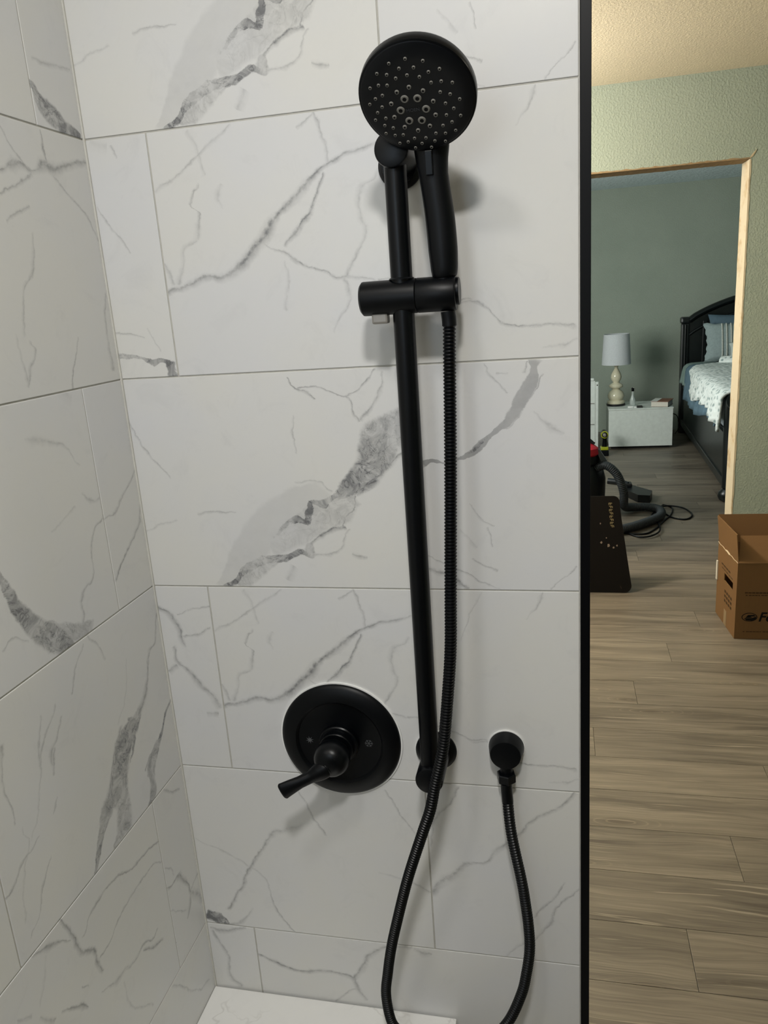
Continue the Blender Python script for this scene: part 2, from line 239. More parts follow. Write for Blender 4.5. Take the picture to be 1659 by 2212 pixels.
  ('s',[0.308,0.0635,0.282,0.0015],[[0.0,0.0,0.0019,0.35],[0.453,-0.0002,0.0025,0.5],[0.791,-0.0026,0.0024,0.5],[1.0,0.0,0.0027,0.55]]),
  ('s',[0.389,0.1155,0.378,0.0165],[[0.0,0.0,0.0034,0.4],[0.299,-0.0057,0.0048,0.4],[0.724,-0.0061,0.0069,0.3],[1.0,-0.0,0.0087,0.4]]),
 ],
 'M': [
  ('m',[0.3915,0.15,0.5015,-0.011],[[0.0,0.0,0.0071,0.5],[0.121,-0.0028,0.0083,0.55],[0.25,-0.0103,0.0151,0.65],[0.4,-0.017,0.0218,0.65],[0.582,-0.0146,0.0315,0.65],[0.786,-0.0078,0.0374,0.65],[1.0,-0.0,0.0183,0.6]]),
  ('m',[0.4555,0.05,0.5445,0.006],[[0.0,0.0,0.0083,0.25],[0.373,-0.0096,0.0205,0.4],[0.72,-0.007,0.0228,0.4],[1.0,0.0,0.018,0.4]]),
  ('s',[0.6095,0.135,0.5185,0.013],[[0.0,0.0,0.003,0.45],[0.16,-0.0143,0.0045,0.45],[0.322,-0.0121,0.0045,0.4],[0.565,0.0018,0.0038,0.4],[0.682,-0.0087,0.0056,0.4],[0.819,-0.0031,0.0078,0.4],[0.902,0.005,0.0063,0.4],[1.0,-0.0,0.0049,0.4]]),
  ('s',[0.3855,0.049,0.4265,0.037],[[0.0,0.0,0.0025,0.35],[0.282,0.0087,0.003,0.4],[1.0,0.0,0.0013,0.25]]),
  ('s',[0.4835,0.263,0.5765,0.215],[[0.0,0.0,0.0053,0.15],[0.124,0.0033,0.0134,0.25],[0.537,0.0132,0.0075,0.35],[0.721,0.013,0.0041,0.28],[1.0,0.0,0.0031,0.22]]),
  ('s',[0.5735,0.176,0.6085,0.161],[[0.0,0.0,0.0025,0.25],[0.459,-0.0077,0.0064,0.4],[1.0,0.0,0.0046,0.25]]),
  ('s',[0.4985,0.147,0.5535,0.163],[[0.0,0.0,0.0023,0.22],[1.0,0.0,0.0036,0.22]]),
  ('s',[0.5355,0.323,0.5845,0.296],[[0.0,0.0,0.0084,0.1],[1.0,0.0,0.0182,0.14]]),
 ],
 'N': [
  ('s',[0.0945,0.177,0.0025,0.129],[[0.0,0.0,0.0026,0.4],[0.225,0.0036,0.0044,0.42],[0.539,0.0035,0.0049,0.45],[0.712,0.0077,0.0042,0.4],[1.0,-0.0,0.0027,0.35]]),
  ('s',[0.0955,0.13,0.0045,0.044],[[0.0,0.0,0.0034,0.4],[0.206,0.0113,0.006,0.45],[0.41,0.0092,0.0066,0.45],[0.655,0.0037,0.0043,0.65],[0.836,0.0001,0.0035,0.75],[1.0,-0.0,0.0038,0.65]]),
 ],
 'O': [
  ('m',[0.306,0.1485,0.208,0.0625],[[0.0,0.0,0.0121,0.6],[0.154,-0.0029,0.0298,0.65],[0.305,-0.0123,0.0427,0.65],[0.462,-0.0117,0.0442,0.7],[0.612,-0.0061,0.044,0.7],[0.755,0.0,0.0495,0.65],[0.906,0.0042,0.051,0.55],[1.0,0.0,0.041,0.5]]),
  ('m',[0.216,0.0735,0.147,0.0015],[[0.0,0.0,0.0356,0.4],[0.225,-0.0076,0.0312,0.5],[0.474,-0.0074,0.0174,0.6],[0.659,-0.0035,0.0134,0.65],[0.851,-0.0004,0.0079,0.65],[1.0,0.0,0.0043,0.65]]),
  ('m',[0.235,0.0735,0.197,0.0025],[[0.0,0.0,0.0307,0.45],[0.274,0.0118,0.033,0.5],[0.494,0.0168,0.037,0.5],[0.721,0.0186,0.039,0.5],[0.858,0.0086,0.025,0.5],[1.0,0.0,0.0076,0.45]]),
  ('s',[0.255,0.1515,0.18,0.0425],[[0.0,0.0,0.0057,0.6],[0.181,-0.003,0.0056,0.7],[0.38,-0.0043,0.0048,0.75],[0.575,-0.0011,0.0041,0.7],[0.765,-0.0007,0.004,0.7],[1.0,-0.0,0.0036,0.6]]),
  ('m',[0.279,0.1505,0.264,0.0925],[[0.0,0.0,0.0117,0.6],[0.274,0.0125,0.008,0.7],[0.772,0.0089,0.0052,0.6],[1.0,0.0,0.0032,0.5]]),
  ('m',[0.396,0.1215,0.29,-0.0005],[[0.0,0.0,0.0027,0.6],[0.138,-0.0058,0.0058,0.7],[0.282,-0.0067,0.0057,0.65],[0.412,-0.0096,0.0074,0.6],[0.52,-0.0144,0.0202,0.55],[0.634,-0.0157,0.0264,0.6],[0.731,-0.0125,0.0243,0.6],[0.816,0.0007,0.0223,0.55],[0.906,0.0053,0.018,0.55],[1.0,0.0,0.0106,0.55]]),
  ('s',[0.336,0.0795,0.296,0.0545],[[0.0,0.0,0.003,0.6],[0.566,-0.0025,0.003,0.65],[1.0,0.0,0.0033,0.7]]),
  ('s',[0.391,0.2635,0.302,0.1435],[[0.0,0.0,0.004,0.5],[0.255,0.0108,0.0056,0.45],[0.4,-0.0017,0.0055,0.5],[0.615,0.0071,0.0054,0.55],[0.793,0.0082,0.01,0.6],[1.0,0.0,0.0151,0.7]]),
  ('s',[0.221,0.3065,0.249,0.2585],[[0.0,0.0,0.0028,0.3],[0.558,0.0016,0.0039,0.35],[1.0,0.0,0.004,0.35]]),
  ('s',[0.209,0.2995,0.17,0.2515],[[0.0,0.0,0.0031,0.25],[0.326,-0.0042,0.0037,0.35],[1.0,0.0,0.0027,0.45]]),
  ('s',[0.144,0.2345,0.111,0.1765],[[0.0,0.0,0.0035,0.4],[0.379,-0.004,0.0041,0.4],[0.7,-0.0114,0.0057,0.4],[1.0,0.0,0.0029,0.3]]),
  ('s',[0.109,0.2535,0.091,0.1995],[[0.0,0.0,0.0025,0.3],[1.0,0.0,0.0033,0.35]]),
  ('s',[0.136,0.2525,0.089,0.1885],[[0.0,0.0,0.0026,0.3],[0.387,-0.0047,0.0028,0.4],[0.737,-0.0054,0.0028,0.35],[1.0,0.0,0.0028,0.3]]),
  ('s',[0.295,0.2335,0.25,0.1595],[[0.0,0.0,0.0029,0.2],[0.621,0.0116,0.0029,0.2],[1.0,0.0,0.0021,0.2]]),
  ('s',[0.04,0.2575,0.037,0.1625],[[0.0,0.0,0.0092,0.5],[0.254,-0.0042,0.0037,0.35],[0.507,-0.0065,0.0037,0.35],[0.706,-0.0019,0.0023,0.4],[1.0,0.0,0.0019,0.4]]),
  ('s',[0.099,0.2285,0.057,0.1295],[[0.0,0.0,0.002,0.3],[0.454,0.0077,0.0029,0.28],[0.828,0.0052,0.0029,0.22],[1.0,0.0,0.002,0.22]]),
  ('s',[0.109,0.1455,0.096,0.1325],[[0.0,0.0,0.0017,0.35],[0.5,0.0007,0.0054,0.4],[1.0,0.0,0.0017,0.3]]),
  ('s',[0.118,0.2045,0.111,0.1765],[[0.0,0.0,0.0043,0.4],[0.445,-0.0019,0.0055,0.45],[1.0,0.0,0.0019,0.35]]),
  ('s',[0.044,0.1485,0.019,0.0455],[[0.0,0.0,0.002,0.22],[0.204,0.0125,0.0024,0.25],[0.41,0.0033,0.0028,0.22],[1.0,0.0,0.0028,0.22]]),
  ('s',[0.068,0.1205,-0.001,0.0925],[[0.0,0.0,0.0021,0.4],[0.205,0.0003,0.0029,0.38],[0.396,-0.0044,0.0028,0.4],[0.633,-0.0008,0.0036,0.45],[0.833,0.004,0.0039,0.5],[1.0,0.0,0.0031,0.45]]),
  ('s',[0.078,0.0835,0.024,0.0215],[[0.0,0.0,0.0019,0.35],[0.162,-0.0016,0.003,0.45],[0.438,-0.0018,0.003,0.4],[0.746,0.0057,0.0021,0.4],[1.0,0.0,0.0017,0.3]]),
 ],
 'Q': [
  ('s',[0.0315,0.303,0.0775,0.274],[[0.0,0.0,0.0044,0.35],[0.423,-0.0009,0.0041,0.45],[0.786,-0.0003,0.0056,0.55],[1.0,0.0,0.0028,0.45]]),
  ('s',[0.0045,0.188,0.0235,0.156],[[0.0,0.0,0.0036,0.35],[0.682,0.0035,0.0033,0.35],[1.0,0.0,0.0019,0.3]]),
  ('s',[0.0035,0.151,0.0935,0.049],[[0.0,0.0,0.0032,0.6],[0.125,0.0117,0.0047,0.6],[0.205,0.0195,0.0134,0.75],[0.393,0.0168,0.0084,0.65],[0.52,0.0122,0.0065,0.7],[0.628,0.0046,0.0096,0.6],[0.827,0.0035,0.0166,0.5],[1.0,0.0,0.0143,0.45]]),
  ('s',[0.0975,0.101,0.0645,0.093],[[0.0,0.0,0.0031,0.4],[0.586,-0.0028,0.0031,0.35],[1.0,0.0,0.003,0.45]]),
  ('s',[0.0645,0.088,0.0425,0.057],[[0.0,0.0,0.0088,0.55],[0.597,0.0026,0.0105,0.5],[1.0,0.0,0.0035,0.5]]),
  ('s',[-0.0155,0.117,0.0445,0.072],[[0.0,0.0,0.0026,0.25],[0.395,0.0022,0.0026,0.35],[1.0,0.0,0.0028,0.3]]),
  ('s',[-0.0135,0.056,0.0015,0.047],[[0.0,0.0,0.002,0.45],[1.0,0.0,0.003,0.5]]),
 ],
 'S': [
  ('s',[0.3825,0.306,0.4365,0.174],[[0.0,0.0,0.0036,0.65],[0.145,0.0002,0.006,0.65],[0.322,-0.0015,0.0075,0.65],[0.446,-0.0055,0.0086,0.75],[0.612,0.0021,0.0084,0.7],[0.729,0.0061,0.007,0.7],[0.833,0.0,0.0071,0.7],[1.0,0.0,0.0052,0.75]]),
  ('s',[0.3285,0.305,0.3905,0.267],[[0.0,0.0,0.0029,0.5],[0.203,0.0008,0.0034,0.55],[0.41,0.003,0.0105,0.75],[0.674,0.0042,0.0045,0.5],[1.0,-0.0,0.0033,0.35]]),
  ('s',[0.6105,0.239,0.4155,0.252],[[0.0,0.0,0.0034,0.55],[0.187,-0.0056,0.0041,0.6],[0.383,-0.009,0.0042,0.6],[0.571,-0.0206,0.0035,0.55],[0.71,-0.0218,0.0031,0.6],[0.812,-0.0205,0.005,0.55],[0.918,-0.0141,0.0037,0.5],[1.0,0.0,0.0019,0.35]]),
  ('s',[0.6105,0.203,0.4375,0.194],[[0.0,0.0,0.0031,0.25],[0.112,-0.013,0.0027,0.45],[0.318,-0.0179,0.0032,0.5],[0.526,-0.0178,0.0031,0.45],[0.73,-0.0136,0.0035,0.45],[0.855,-0.0027,0.0029,0.45],[1.0,0.0,0.0026,0.45]]),
  ('s',[0.5765,0.088,0.5275,0.117],[[0.0,0.0,0.0044,0.5],[0.485,0.0024,0.0068,0.6],[1.0,0.0,0.0048,0.6]]),
  ('s',[0.5695,0.116,0.4815,0.13],[[0.0,0.0,0.0025,0.4],[0.126,0.0058,0.0037,0.5],[0.413,-0.0022,0.0042,0.55],[0.72,0.0041,0.0052,0.45],[1.0,0.0,0.0028,0.2]]),
  ('s',[0.4275,0.149,0.4885,0.13],[[0.0,0.0,0.0026,0.3],[0.35,-0.0046,0.0043,0.35],[0.568,-0.0055,0.012,0.45],[1.0,0.0,0.0034,0.25]]),
  ('s',[0.3945,0.191,0.4095,0.179],[[0.0,0.0,0.0022,0.45],[1.0,0.0,0.002,0.4]]),
  ('s',[0.3485,0.285,0.3245,0.239],[[0.0,0.0,0.0026,0.15],[0.448,0.0008,0.0054,0.18],[1.0,0.0,0.003,0.15]]),
  ('s',[0.2855,0.257,0.3095,0.24],[[0.0,0.0,0.0024,0.35],[1.0,0.0,0.0051,0.4]]),
  ('s',[0.3205,0.227,0.3415,0.198],[[0.0,0.0,0.0065,0.35],[1.0,0.0,0.0064,0.4]]),
  ('s',[0.3525,0.197,0.3975,0.155],[[0.0,0.0,0.0032,0.4],[0.381,0.0027,0.0052,0.7],[0.806,0.0025,0.0084,0.7],[1.0,0.0,0.0035,0.5]]),
  ('s',[0.4735,0.116,0.5275,0.019],[[0.0,0.0,0.0039,0.18],[0.336,-0.0173,0.0046,0.22],[0.668,-0.0127,0.0036,0.28],[1.0,0.0,0.005,0.35]]),
 ],
 'T': [
  ('s',[0.272,0.3005,0.377,0.2045],[[0.0,0.0,0.0047,0.35],[0.262,-0.0038,0.0055,0.4],[0.677,-0.0135,0.0029,0.25],[0.797,-0.0129,0.0045,0.35],[1.0,0.0,0.0039,0.3]]),
 ],
}


TILE_COOL = (0.695, 0.698, 0.705, 1); TILE_WARM = (0.715, 0.71, 0.682, 1)
def marble(key, seed):
    n = NT('marble_print_' + key.lower(), 0.33, 0.45)
    o = n.tc()
    sep = n.N.new('ShaderNodeSeparateXYZ'); n.put(sep.inputs[0], o)
    cmb = n.N.new('ShaderNodeCombineXYZ'); n.put(cmb.inputs[0], sep.outputs[0]); n.put(cmb.inputs[1], sep.outputs[2])
    cmb.inputs[2].default_value = 1.0
    P = cmb.outputs[0]
    so = n.vmath('ADD', P, (seed*3.7, seed*1.9, 0))
    n1 = n.noise(so, 95, 3, .65, out='Color'); n2 = n.noise(so, 26, 2, .5, out='Color')
    w1 = n.vmath('MULTIPLY', n.vmath('SUBTRACT', n1, (.5, .5, .5)), (.0065, .0065, 0))
    w2 = n.vmath('MULTIPLY', n.vmath('SUBTRACT', n2, (.5, .5, .5)), (.012, .012, 0))
    Q = n.vmath('ADD', n.vmath('ADD', P, w1), w2)
    brk = n.mapr(n.noise(so, 48, 4, .6), .36, .62, .55, 1.15)
    mot = n.mapr(n.noise(so, 40, 6, .66, 1.1), .38, .62, .45, 1.2)
    rid = n.math('ABSOLUTE', n.math('SUBTRACT', n.noise(so, 34, 5, .62, .9), .5))
    mot = n.math('ADD', mot, n.mapr(rid, 0, .022, .55, 0))
    gran = n.mapr(n.noise(so, 110, 3, .65), .38, .6, .1, 1.25)
    total = None
    for kind, (u0, v0, u1, v1), pts in VEINS.get(key, []):
        L = math.hypot(u1-u0, v1-v0); du, dv = (u1-u0)/L, (v1-v0)/L
        a = 0.94/L
        t = n.vmath('DOT_PRODUCT', Q, (du*a, dv*a, .03-(u0*du+v0*dv)*a))
        s = n.vmath('DOT_PRODUCT', Q, (-dv, du, -(-dv*u0+du*v0)))
        mo = max(abs(p[1]) for p in pts) + 1e-3; mw = max(p[2] for p in pts)
        cv = n.N.new('ShaderNodeRGBCurve'); cm = cv.mapping; cm.extend = 'HORIZONTAL'
        n.put(cv.inputs['Color'], t)
        def setc(c, pp, mode):
            c.points[0].location = pp[0]; c.points[1].location = pp[-1]
            for q in pp[1:-1]: c.points.new(*q)
            for q in c.points: q.handle_type = mode
        xs = [.03+.94*p[0] for p in pts]
        setc(cm.curves[0], [(0, pts[0][1]/mo*.5+.5)] + [(x, p[1]/mo*.5+.5) for x, p in zip(xs, pts)] + [(1, pts[-1][1]/mo*.5+.5)], 'AUTO' if len(pts) > 2 else 'VECTOR')
        setc(cm.curves[1], [(0, pts[0][2]/mw)] + [(x, p[2]/mw) for x, p in zip(xs, pts)] + [(1, pts[-1][2]/mw)], 'VECTOR')
        setc(cm.curves[2], [(0, 0)] + [(x, p[3]) for x, p in zip(xs, pts)] + [(1, 0)], 'VECTOR')
        cm.update()
        sp = n.N.new('ShaderNodeSeparateColor'); n.put(sp.inputs[0], cv.outputs[0])
        cen = n.math('MULTIPLY_ADD', sp.outputs[0], 2*mo, -mo)
        d = n.math('ABSOLUTE', n.math('SUBTRACT', s, cen))
        if kind == 's':
            hw = n.math('MULTIPLY_ADD', sp.outputs[1], mw*.72, .0007)
            k = n.math('SUBTRACT', 1.0, n.math('DIVIDE', d, hw), clamp=True)
            k = n.math('POWER', k, 1.25)
            st = n.math('MULTIPLY', n.math('MULTIPLY', k, sp.outputs[2]), brk)
            kc = n.math('SUBTRACT', 1.0, n.math('DIVIDE', n.math('ABSOLUTE', n.math('SUBTRACT', n.math('SUBTRACT', s, cen), n.math('MULTIPLY', hw, .22))), n.math('MULTIPLY', hw, .34)), clamp=True)
            co = n.math('MULTIPLY', n.math('MULTIPLY', kc, sp.outputs[2]), gran)
            st = n.math('ADD', n.math('MULTIPLY', st, .72), n.math('MULTIPLY', co, .5))
        else:
            hw = n.math('MULTIPLY_ADD', sp.outputs[1], mw*.5, .0004)
            k = n.mapr(n.math('DIVIDE', d, hw), 0.72 if kind == 'm' else .8, 1.12, 1, 0, True)
            st = n.math('MULTIPLY', k, sp.outputs[2])
            if kind == 'm': st = n.math('MULTIPLY', st, mot)
            else: st = n.math('MULTIPLY', st, n.mapr(brk, .55, 1.15, .85, 1.05))
        total = st if total is None else n.math('MAXIMUM', total, st)
    base = n.mix(n.mapr(n.noise(so, 5.5, 3, .5), .35, .65, 0, 1), TILE_COOL, TILE_WARM)
    # stray faint clouding
    cl = n.mapr(n.noise(so, 14, 5, .7, 1.2), .56, .78, 0, .16)
    base = n.mix(cl, base, (.42, .42, .43, 1))
    if total is not None:
        base = n.mix(n.math('MINIMUM', total, 1.0), base, (.16, .163, .17, 1))
    n.color(base)
    n.bump(n.noise(so, 600, 2), 0.05, 0.0003)
    return n.m

# ------------------------------------------------------------------ geometry helpers
class MB:
    def __init__(s): s.v = []; s.f = []; s.sm = []
    def add(s, vs, fs, smooth=False):
        k = len(s.v); s.v += [tuple(map(float, v)) for v in vs]
        s.f += [tuple(i+k for i in f) for f in fs]; s.sm += [smooth]*len(fs); return s
    def box(s, a, b, bev=0.0):
        x0,y0,z0 = a; x1,y1,z1 = b
        if bev <= 0:
            return s.add([(x0,y0,z0),(x1,y0,z0),(x1,y1,z0),(x0,y1,z0),(x0,y0,z1),(x1,y0,z1),(x1,y1,z1),(x0,y1,z1)],
                [(3,2,1,0),(4,5,6,7),(0,1,5,4),(1,2,6,5),(2,3,7,6),(3,0,4,7)])
        bm = bmesh.new(); bmesh.ops.create_cube(bm, size=1)
        for v in bm.verts: v.co = Vector((x0+(v.co.x+.5)*(x1-x0), y0+(v.co.y+.5)*(y1-y0), z0+(v.co.z+.5)*(z1-z0)))
        bmesh.ops.bevel(bm, geom=bm.edges[:], offset=bev, segments=2, affect='EDGES', profile=.6)
        bm.verts.index_update()
        s.add([v.co[:] for v in bm.verts], [[v.index for v in f.verts] for f in bm.faces]); bm.free(); return s
    def rings(s, rings, caps=True, closed=False, smooth=True):
        n = len(rings[0]); vs = [p for r in rings for p in r]; fs = []
        m = len(rings)
        for i in range(m if closed else m-1):
            j = (i+1) % m
            for k in range(n):
                fs.append((i*n+k, i*n+(k+1) % n, j*n+(k+1) % n, j*n+k))
        s.add(vs, fs, smooth)
        if caps and not closed:
            b = len(s.v)-len(vs)
            s.f.append(tuple(b+k for k in reversed(range(n)))); s.sm.append(False)
            s.f.append(tuple(b+(m-1)*n+k for k in range(n))); s.sm.append(False)
        return s
    def lathe(s, prof, o, axis=(0,0,1), seg=32, smooth=True, caps=True):
        ax = Vector(axis).normalized(); u = ax.orthogonal().normalized(); w = ax.cross(u)
        o = Vector(o); rings = []
        for r, h in prof:
            rings.append([o+ax*h+(u*math.cos(2*math.pi*k/seg)+w*math.sin(2*math.pi*k/seg))*max(r, 1e-5) for k in range(seg)])
        return s.rings(rings, caps, smooth=smooth)
    def tube(s, pts, rad, seg=16, caps=True, flat=None):
        pts = [Vector(p) for p in pts]; n = len(pts)
        rad = rad if isinstance(rad, (list, tuple)) else [rad]*n
        T = [(pts[min(i+1, n-1)]-pts[max(i-1, 0)]).normalized() for i in range(n)]
        u = T[0].orthogonal().normalized(); rings = []
        if flat is not None: u = Vector(flat)
        for i in range(n):
            u = (u-T[i]*u.dot(T[i])).normalized(); w = T[i].cross(u)
            r = rad[i]; ru, rw = r if isinstance(r, (list, tuple)) else (r, r)
            rings.append([pts[i]+u*math.cos(2*math.pi*k/seg)*ru+w*math.sin(2*math.pi*k/seg)*rw for k in range(seg)])
        return s.rings(rings, caps)
    def poly(s, pts, d):
        d = Vector(d); n = len(pts); P = [Vector(p) for p in pts]
        s.add([*P, *[p+d for p in P]], [tuple(range(n)), tuple(reversed(range(n, 2*n)))]+[(i, (i+1) % n, n+(i+1) % n, n+i)[::-1] for i in range(n)]); return s
    def mesh(s, name, off=(0,0,0), fix=True):
        me = bpy.data.meshes.new(name)
        me.from_pydata([(v[0]-off[0], v[1]-off[1], v[2]-off[2]) for v in s.v], [], s.f)
        me.polygons.foreach_set('use_smooth', s.sm)
        if fix:
            bm = bmesh.new(); bm.from_mesh(me); bmesh.ops.recalc_face_normals(bm, faces=bm.faces[:]); bm.to_mesh(me); bm.free()
        me.update()
        if any(s.sm): me.set_sharp_from_angle(angle=math.radians(38))
        return me

def wloc(o):
    v = Vector(o.location)
    return v + (wloc(o.parent) if o.parent else Vector((0,0,0)))
def build(name, mb, mat, parent=None, loc=None, kind=None, label=None, fix=True, sharp=True):
    base = wloc(parent) if parent else Vector((0,0,0))
    at = Vector(loc) if loc is not None else (base if parent else Vector((0,0,0)))
    me = mb.mesh(name, at, fix); me.materials.append(mat)
    o = bpy.data.objects.new(name, me); COL.objects.link(o)
    o.parent = parent; o.location = at-base
    if kind: o['kind'] = kind
    if label: o['label'] = label
    return o
def thing(name, label, cat, loc, group=None, kind=None):
    o = bpy.data.objects.new(name, None); COL.objects.link(o); o.location = loc; o.empty_display_size = .05
    if label: o['label'] = label
    if cat: o['category'] = cat
    if group: o['group'] = group
    if kind: o['kind'] = kind
    return o
def single(o, label, cat, group=None):
    o['label'] = label; o['category'] = cat
    if group: o['group'] = group
    return o
def smooth_path(pts, n):
    P = [Vector(p) for p in pts]; P = [P[0]*2-P[1]]+P+[P[-1]*2-P[-2]]; out = []
    for i in range(1, len(P)-2):
        for k in range(n):
            t = k/n
            out.append(.5*((2*P[i])+(-P[i-1]+P[i+1])*t+(2*P[i-1]-5*P[i]+4*P[i+1]-P[i+2])*t*t+(-P[i-1]+3*P[i]-3*P[i+1]+P[i+2])*t**3))
    out.append(P[-2]); return out
def resample(pts, step):
    out = [pts[0]]; acc = 0.0
    for a, b in zip(pts, pts[1:]):
        d = (b-a).length; s = step-acc
        while s <= d:
            out.append(a+(b-a)*(s/d)); s += step
        acc = (acc+d) % step
    return out
def text_mesh(name, body, size, mat, parent, M, depth=0.0004, shear=0.0, bold=0.0, align='CENTER'):
    c = bpy.data.curves.new(name, 'FONT'); c.body = body; c.size = size; c.extrude = depth; c.shear = shear
    c.offset = bold; c.align_x = align; c.align_y = 'CENTER'; c.resolution_u = 4
    t = bpy.data.objects.new(name+'_tmp', c); COL.objects.link(t)
    bpy.context.view_layer.update()
    me = bpy.data.meshes.new_from_object(t.evaluated_get(bpy.context.evaluated_depsgraph_get()))
    bpy.data.objects.remove(t); bpy.data.curves.remove(c)
    me.transform(M); off = wloc(parent); me.transform(Matrix.Translation(-off))
    me.materials.clear(); me.materials.append(mat); me.name = name
    o = bpy.data.objects.new(name, me); COL.objects.link(o); o.parent = parent
    return o
def frame(o, right, up):
    r = Vector(right).normalized(); u = Vector(up); u = (u-r*u.dot(r)).normalized(); n = r.cross(u)
    M = Matrix((r, u, n)).transposed().to_4x4(); M.translation = Vector(o); return M

# ------------------------------------------------------------------ materials
BLACK = plain('matte_black_metal', (3, 5, 8), 0.4, 0.22, 0.0, .12, 60)
BLACK_SATIN = plain('satin_black_metal', (3, 5, 8), 0.33, 0.26, 0.0, .1, 60)
BLACK_SYM = plain('dark_grey_print', (84, 86, 88), .5)
GASKET = plain('white_foam_gasket', (240, 240, 238), .6)
GROUT = plain('grout', (188, 186, 179), .85, .2, 0, .08, 90, .2, 400)
NOZ = plain('grey_silicone', (120, 118, 112), .6, .3)
NOZ_HOLE = plain('nozzle_hole', (6, 6, 7), .7, .2)
LEVERM = plain('brushed_grey_plastic', (140, 136, 130), .35, .5, .3)

def sage():
    n = NT('sage_green_paint', .62, .3)
    f = n.noise(n.tc(), 2.2, 3)
    n.color(n.mix(n.mapr(f, .3, .7, 0, 1), lin((150, 160, 147)), lin((157, 166, 153))))
    h = n.noise(n.tc(), 105, 3, .5)
    n.bump(n.mapr(h, .42, .66, 0, 1, True), .42, .002)
    return n.m
SAGE = sage()
def ceilm(name, col, sc, st):
    n = NT(name, .85, .15, col)
    c = lin(col); f = n.noise(n.tc(), 1.5, 3)
    n.color(n.mix(f, c, tuple(x*.92 for x in c[:3])+(1,)))
    n.bump(n.mapr(n.noise(n.tc(), sc, 4, .6), .4, .65, 0, 1), st, .004); return n.m
CEIL = ceilm('bathroom_ceiling_paint', (228, 214, 190), 100, .22)
CEILB = ceilm('bedroom_ceiling_texture', (222, 236, 240), 28, 1.0)

def wood():
    n = NT('grey_oak_vinyl', .42, .35)
    oi = n.N.new('ShaderNodeObjectInfo')
    shift = n.vmath('MULTIPLY', oi.outputs['Random'], (37.0, 11.0, 5.0))
    p = n.vmath('ADD', n.tc(), shift)
    wv = n.vmath('MULTIPLY', n.vmath('SUBTRACT', n.noise(n.vmath('MULTIPLY', p, (2.2, 7, 1)), 1, 2, .5, out='Color'), (.5,.5,.5)), (0.0, .07, 0))
    q = n.vmath('ADD', p, wv)
    fine = n.noise(n.vmath('MULTIPLY', q, (4, 260, 1)), 1, 5, .6)
    broad = n.noise(n.vmath('MULTIPLY', q, (1.6, 22, 1)), 1, 4, .6)
    patch = n.noise(n.vmath('MULTIPLY', p, (1.3, 5, 1)), 1, 2)
    c = n.mix(n.mapr(broad, .35, .68, 0, 1), lin((130, 121, 107)), lin((80, 73, 64)))
    c = n.mix(n.mapr(fine, .40, .64, 0, .5), c, lin((62, 54, 45)))
    c = n.mix(n.mapr(patch, .35, .65, 0, .35), c, lin((136, 126, 110)))
    # knots with rings, pale cracks
    ring = n.N.new('ShaderNodeTexVoronoi'); ring.inputs['Scale'].default_value = 1.0
    n.put(ring.inputs['Vector'], n.vmath('MULTIPLY', q, (1.9, 7.5, .001)))
    kd = ring.outputs['Distance']
    c = n.mix(n.mapr(kd, .03, .16, .5, 0, True), c, lin((66, 55, 44)))
    rings = n.math('SINE', n.math('MULTIPLY', kd, 95))
    rm = n.math('MULTIPLY', n.mapr(rings, .72, 1, 0, 1, True), n.mapr(kd, .08, .38, .6, 0, True))
    c = n.mix(n.math('MULTIPLY', rm, .35), c, lin((162, 148, 124)))
    crack = n.noise(n.vmath('MULTIPLY', q, (3.5, 120, 1)), 1, 2, .5)
    c = n.mix(n.math('MULTIPLY', n.mapr(crack, .61, .67, 0, .5, True), n.mapr(broad, .45, .58, 0, 1)), c, lin((160, 150, 132)))
    tint = n.mapr(oi.outputs['Random'], 0, 1, .88, 1.08)
    n.color(n.vmath('MULTIPLY', c, n.vmath('MULTIPLY', tint, (1, 1, 1))))
    n.bump(fine, .12, .0006)
    return n.m
WOOD = wood()

def quartz():
    n = NT('white_quartz', .22, .5)
    o = n.tc()
    w = n.vmath('ADD', o, n.vmath('MULTIPLY', n.noise(o, 9, 3, out='Color'), (.09, .09, .09)))
    v = n.math('ABSOLUTE', n.math('SUBTRACT', n.noise(w, 7, 4, .6), .5))
    k = n.math('MULTIPLY', n.mapr(v, 0, .012, .5, 0), n.mapr(n.noise(o, 11, 2), .45, .62, 0, 1))
    c = n.mix(k, (.86, .855, .83, 1), (.55, .53, .5, 1))
    n.color(n.mix(n.mapr(n.noise(o, 20, 4), .45, .7, 0, .3), c, (.78, .77, .75, 1)))
    return n.m
QUARTZ = quartz()

# ------------------------------------------------------------------ shower tile walls
Z0 = 1.763; PH = .3065; G = .0011
def zrow(r): return Z0-PH*(r-1)
mats = {}
def tmat(key):
    if key not in mats: mats[key] = marble(key, sum(map(ord, key)) % 17)
    return mats[key]
def tile_part(parent, key, origin, u0, u1, v0, v1, left=False, prefix='tile'):
    mb = MB().box((u0+G, 0.0, v0+G), (u1-G, .009, v1-G), .0007)
    me = mb.mesh('tile'); me.materials.append(tmat(key))
    o = bpy.data.objects.new('tile', me); COL.objects.link(o); o.parent = parent
    o.location = Vector(origin)-wloc(parent)
    if left: o.rotation_euler = (0, 0, math.pi/2)
    return o

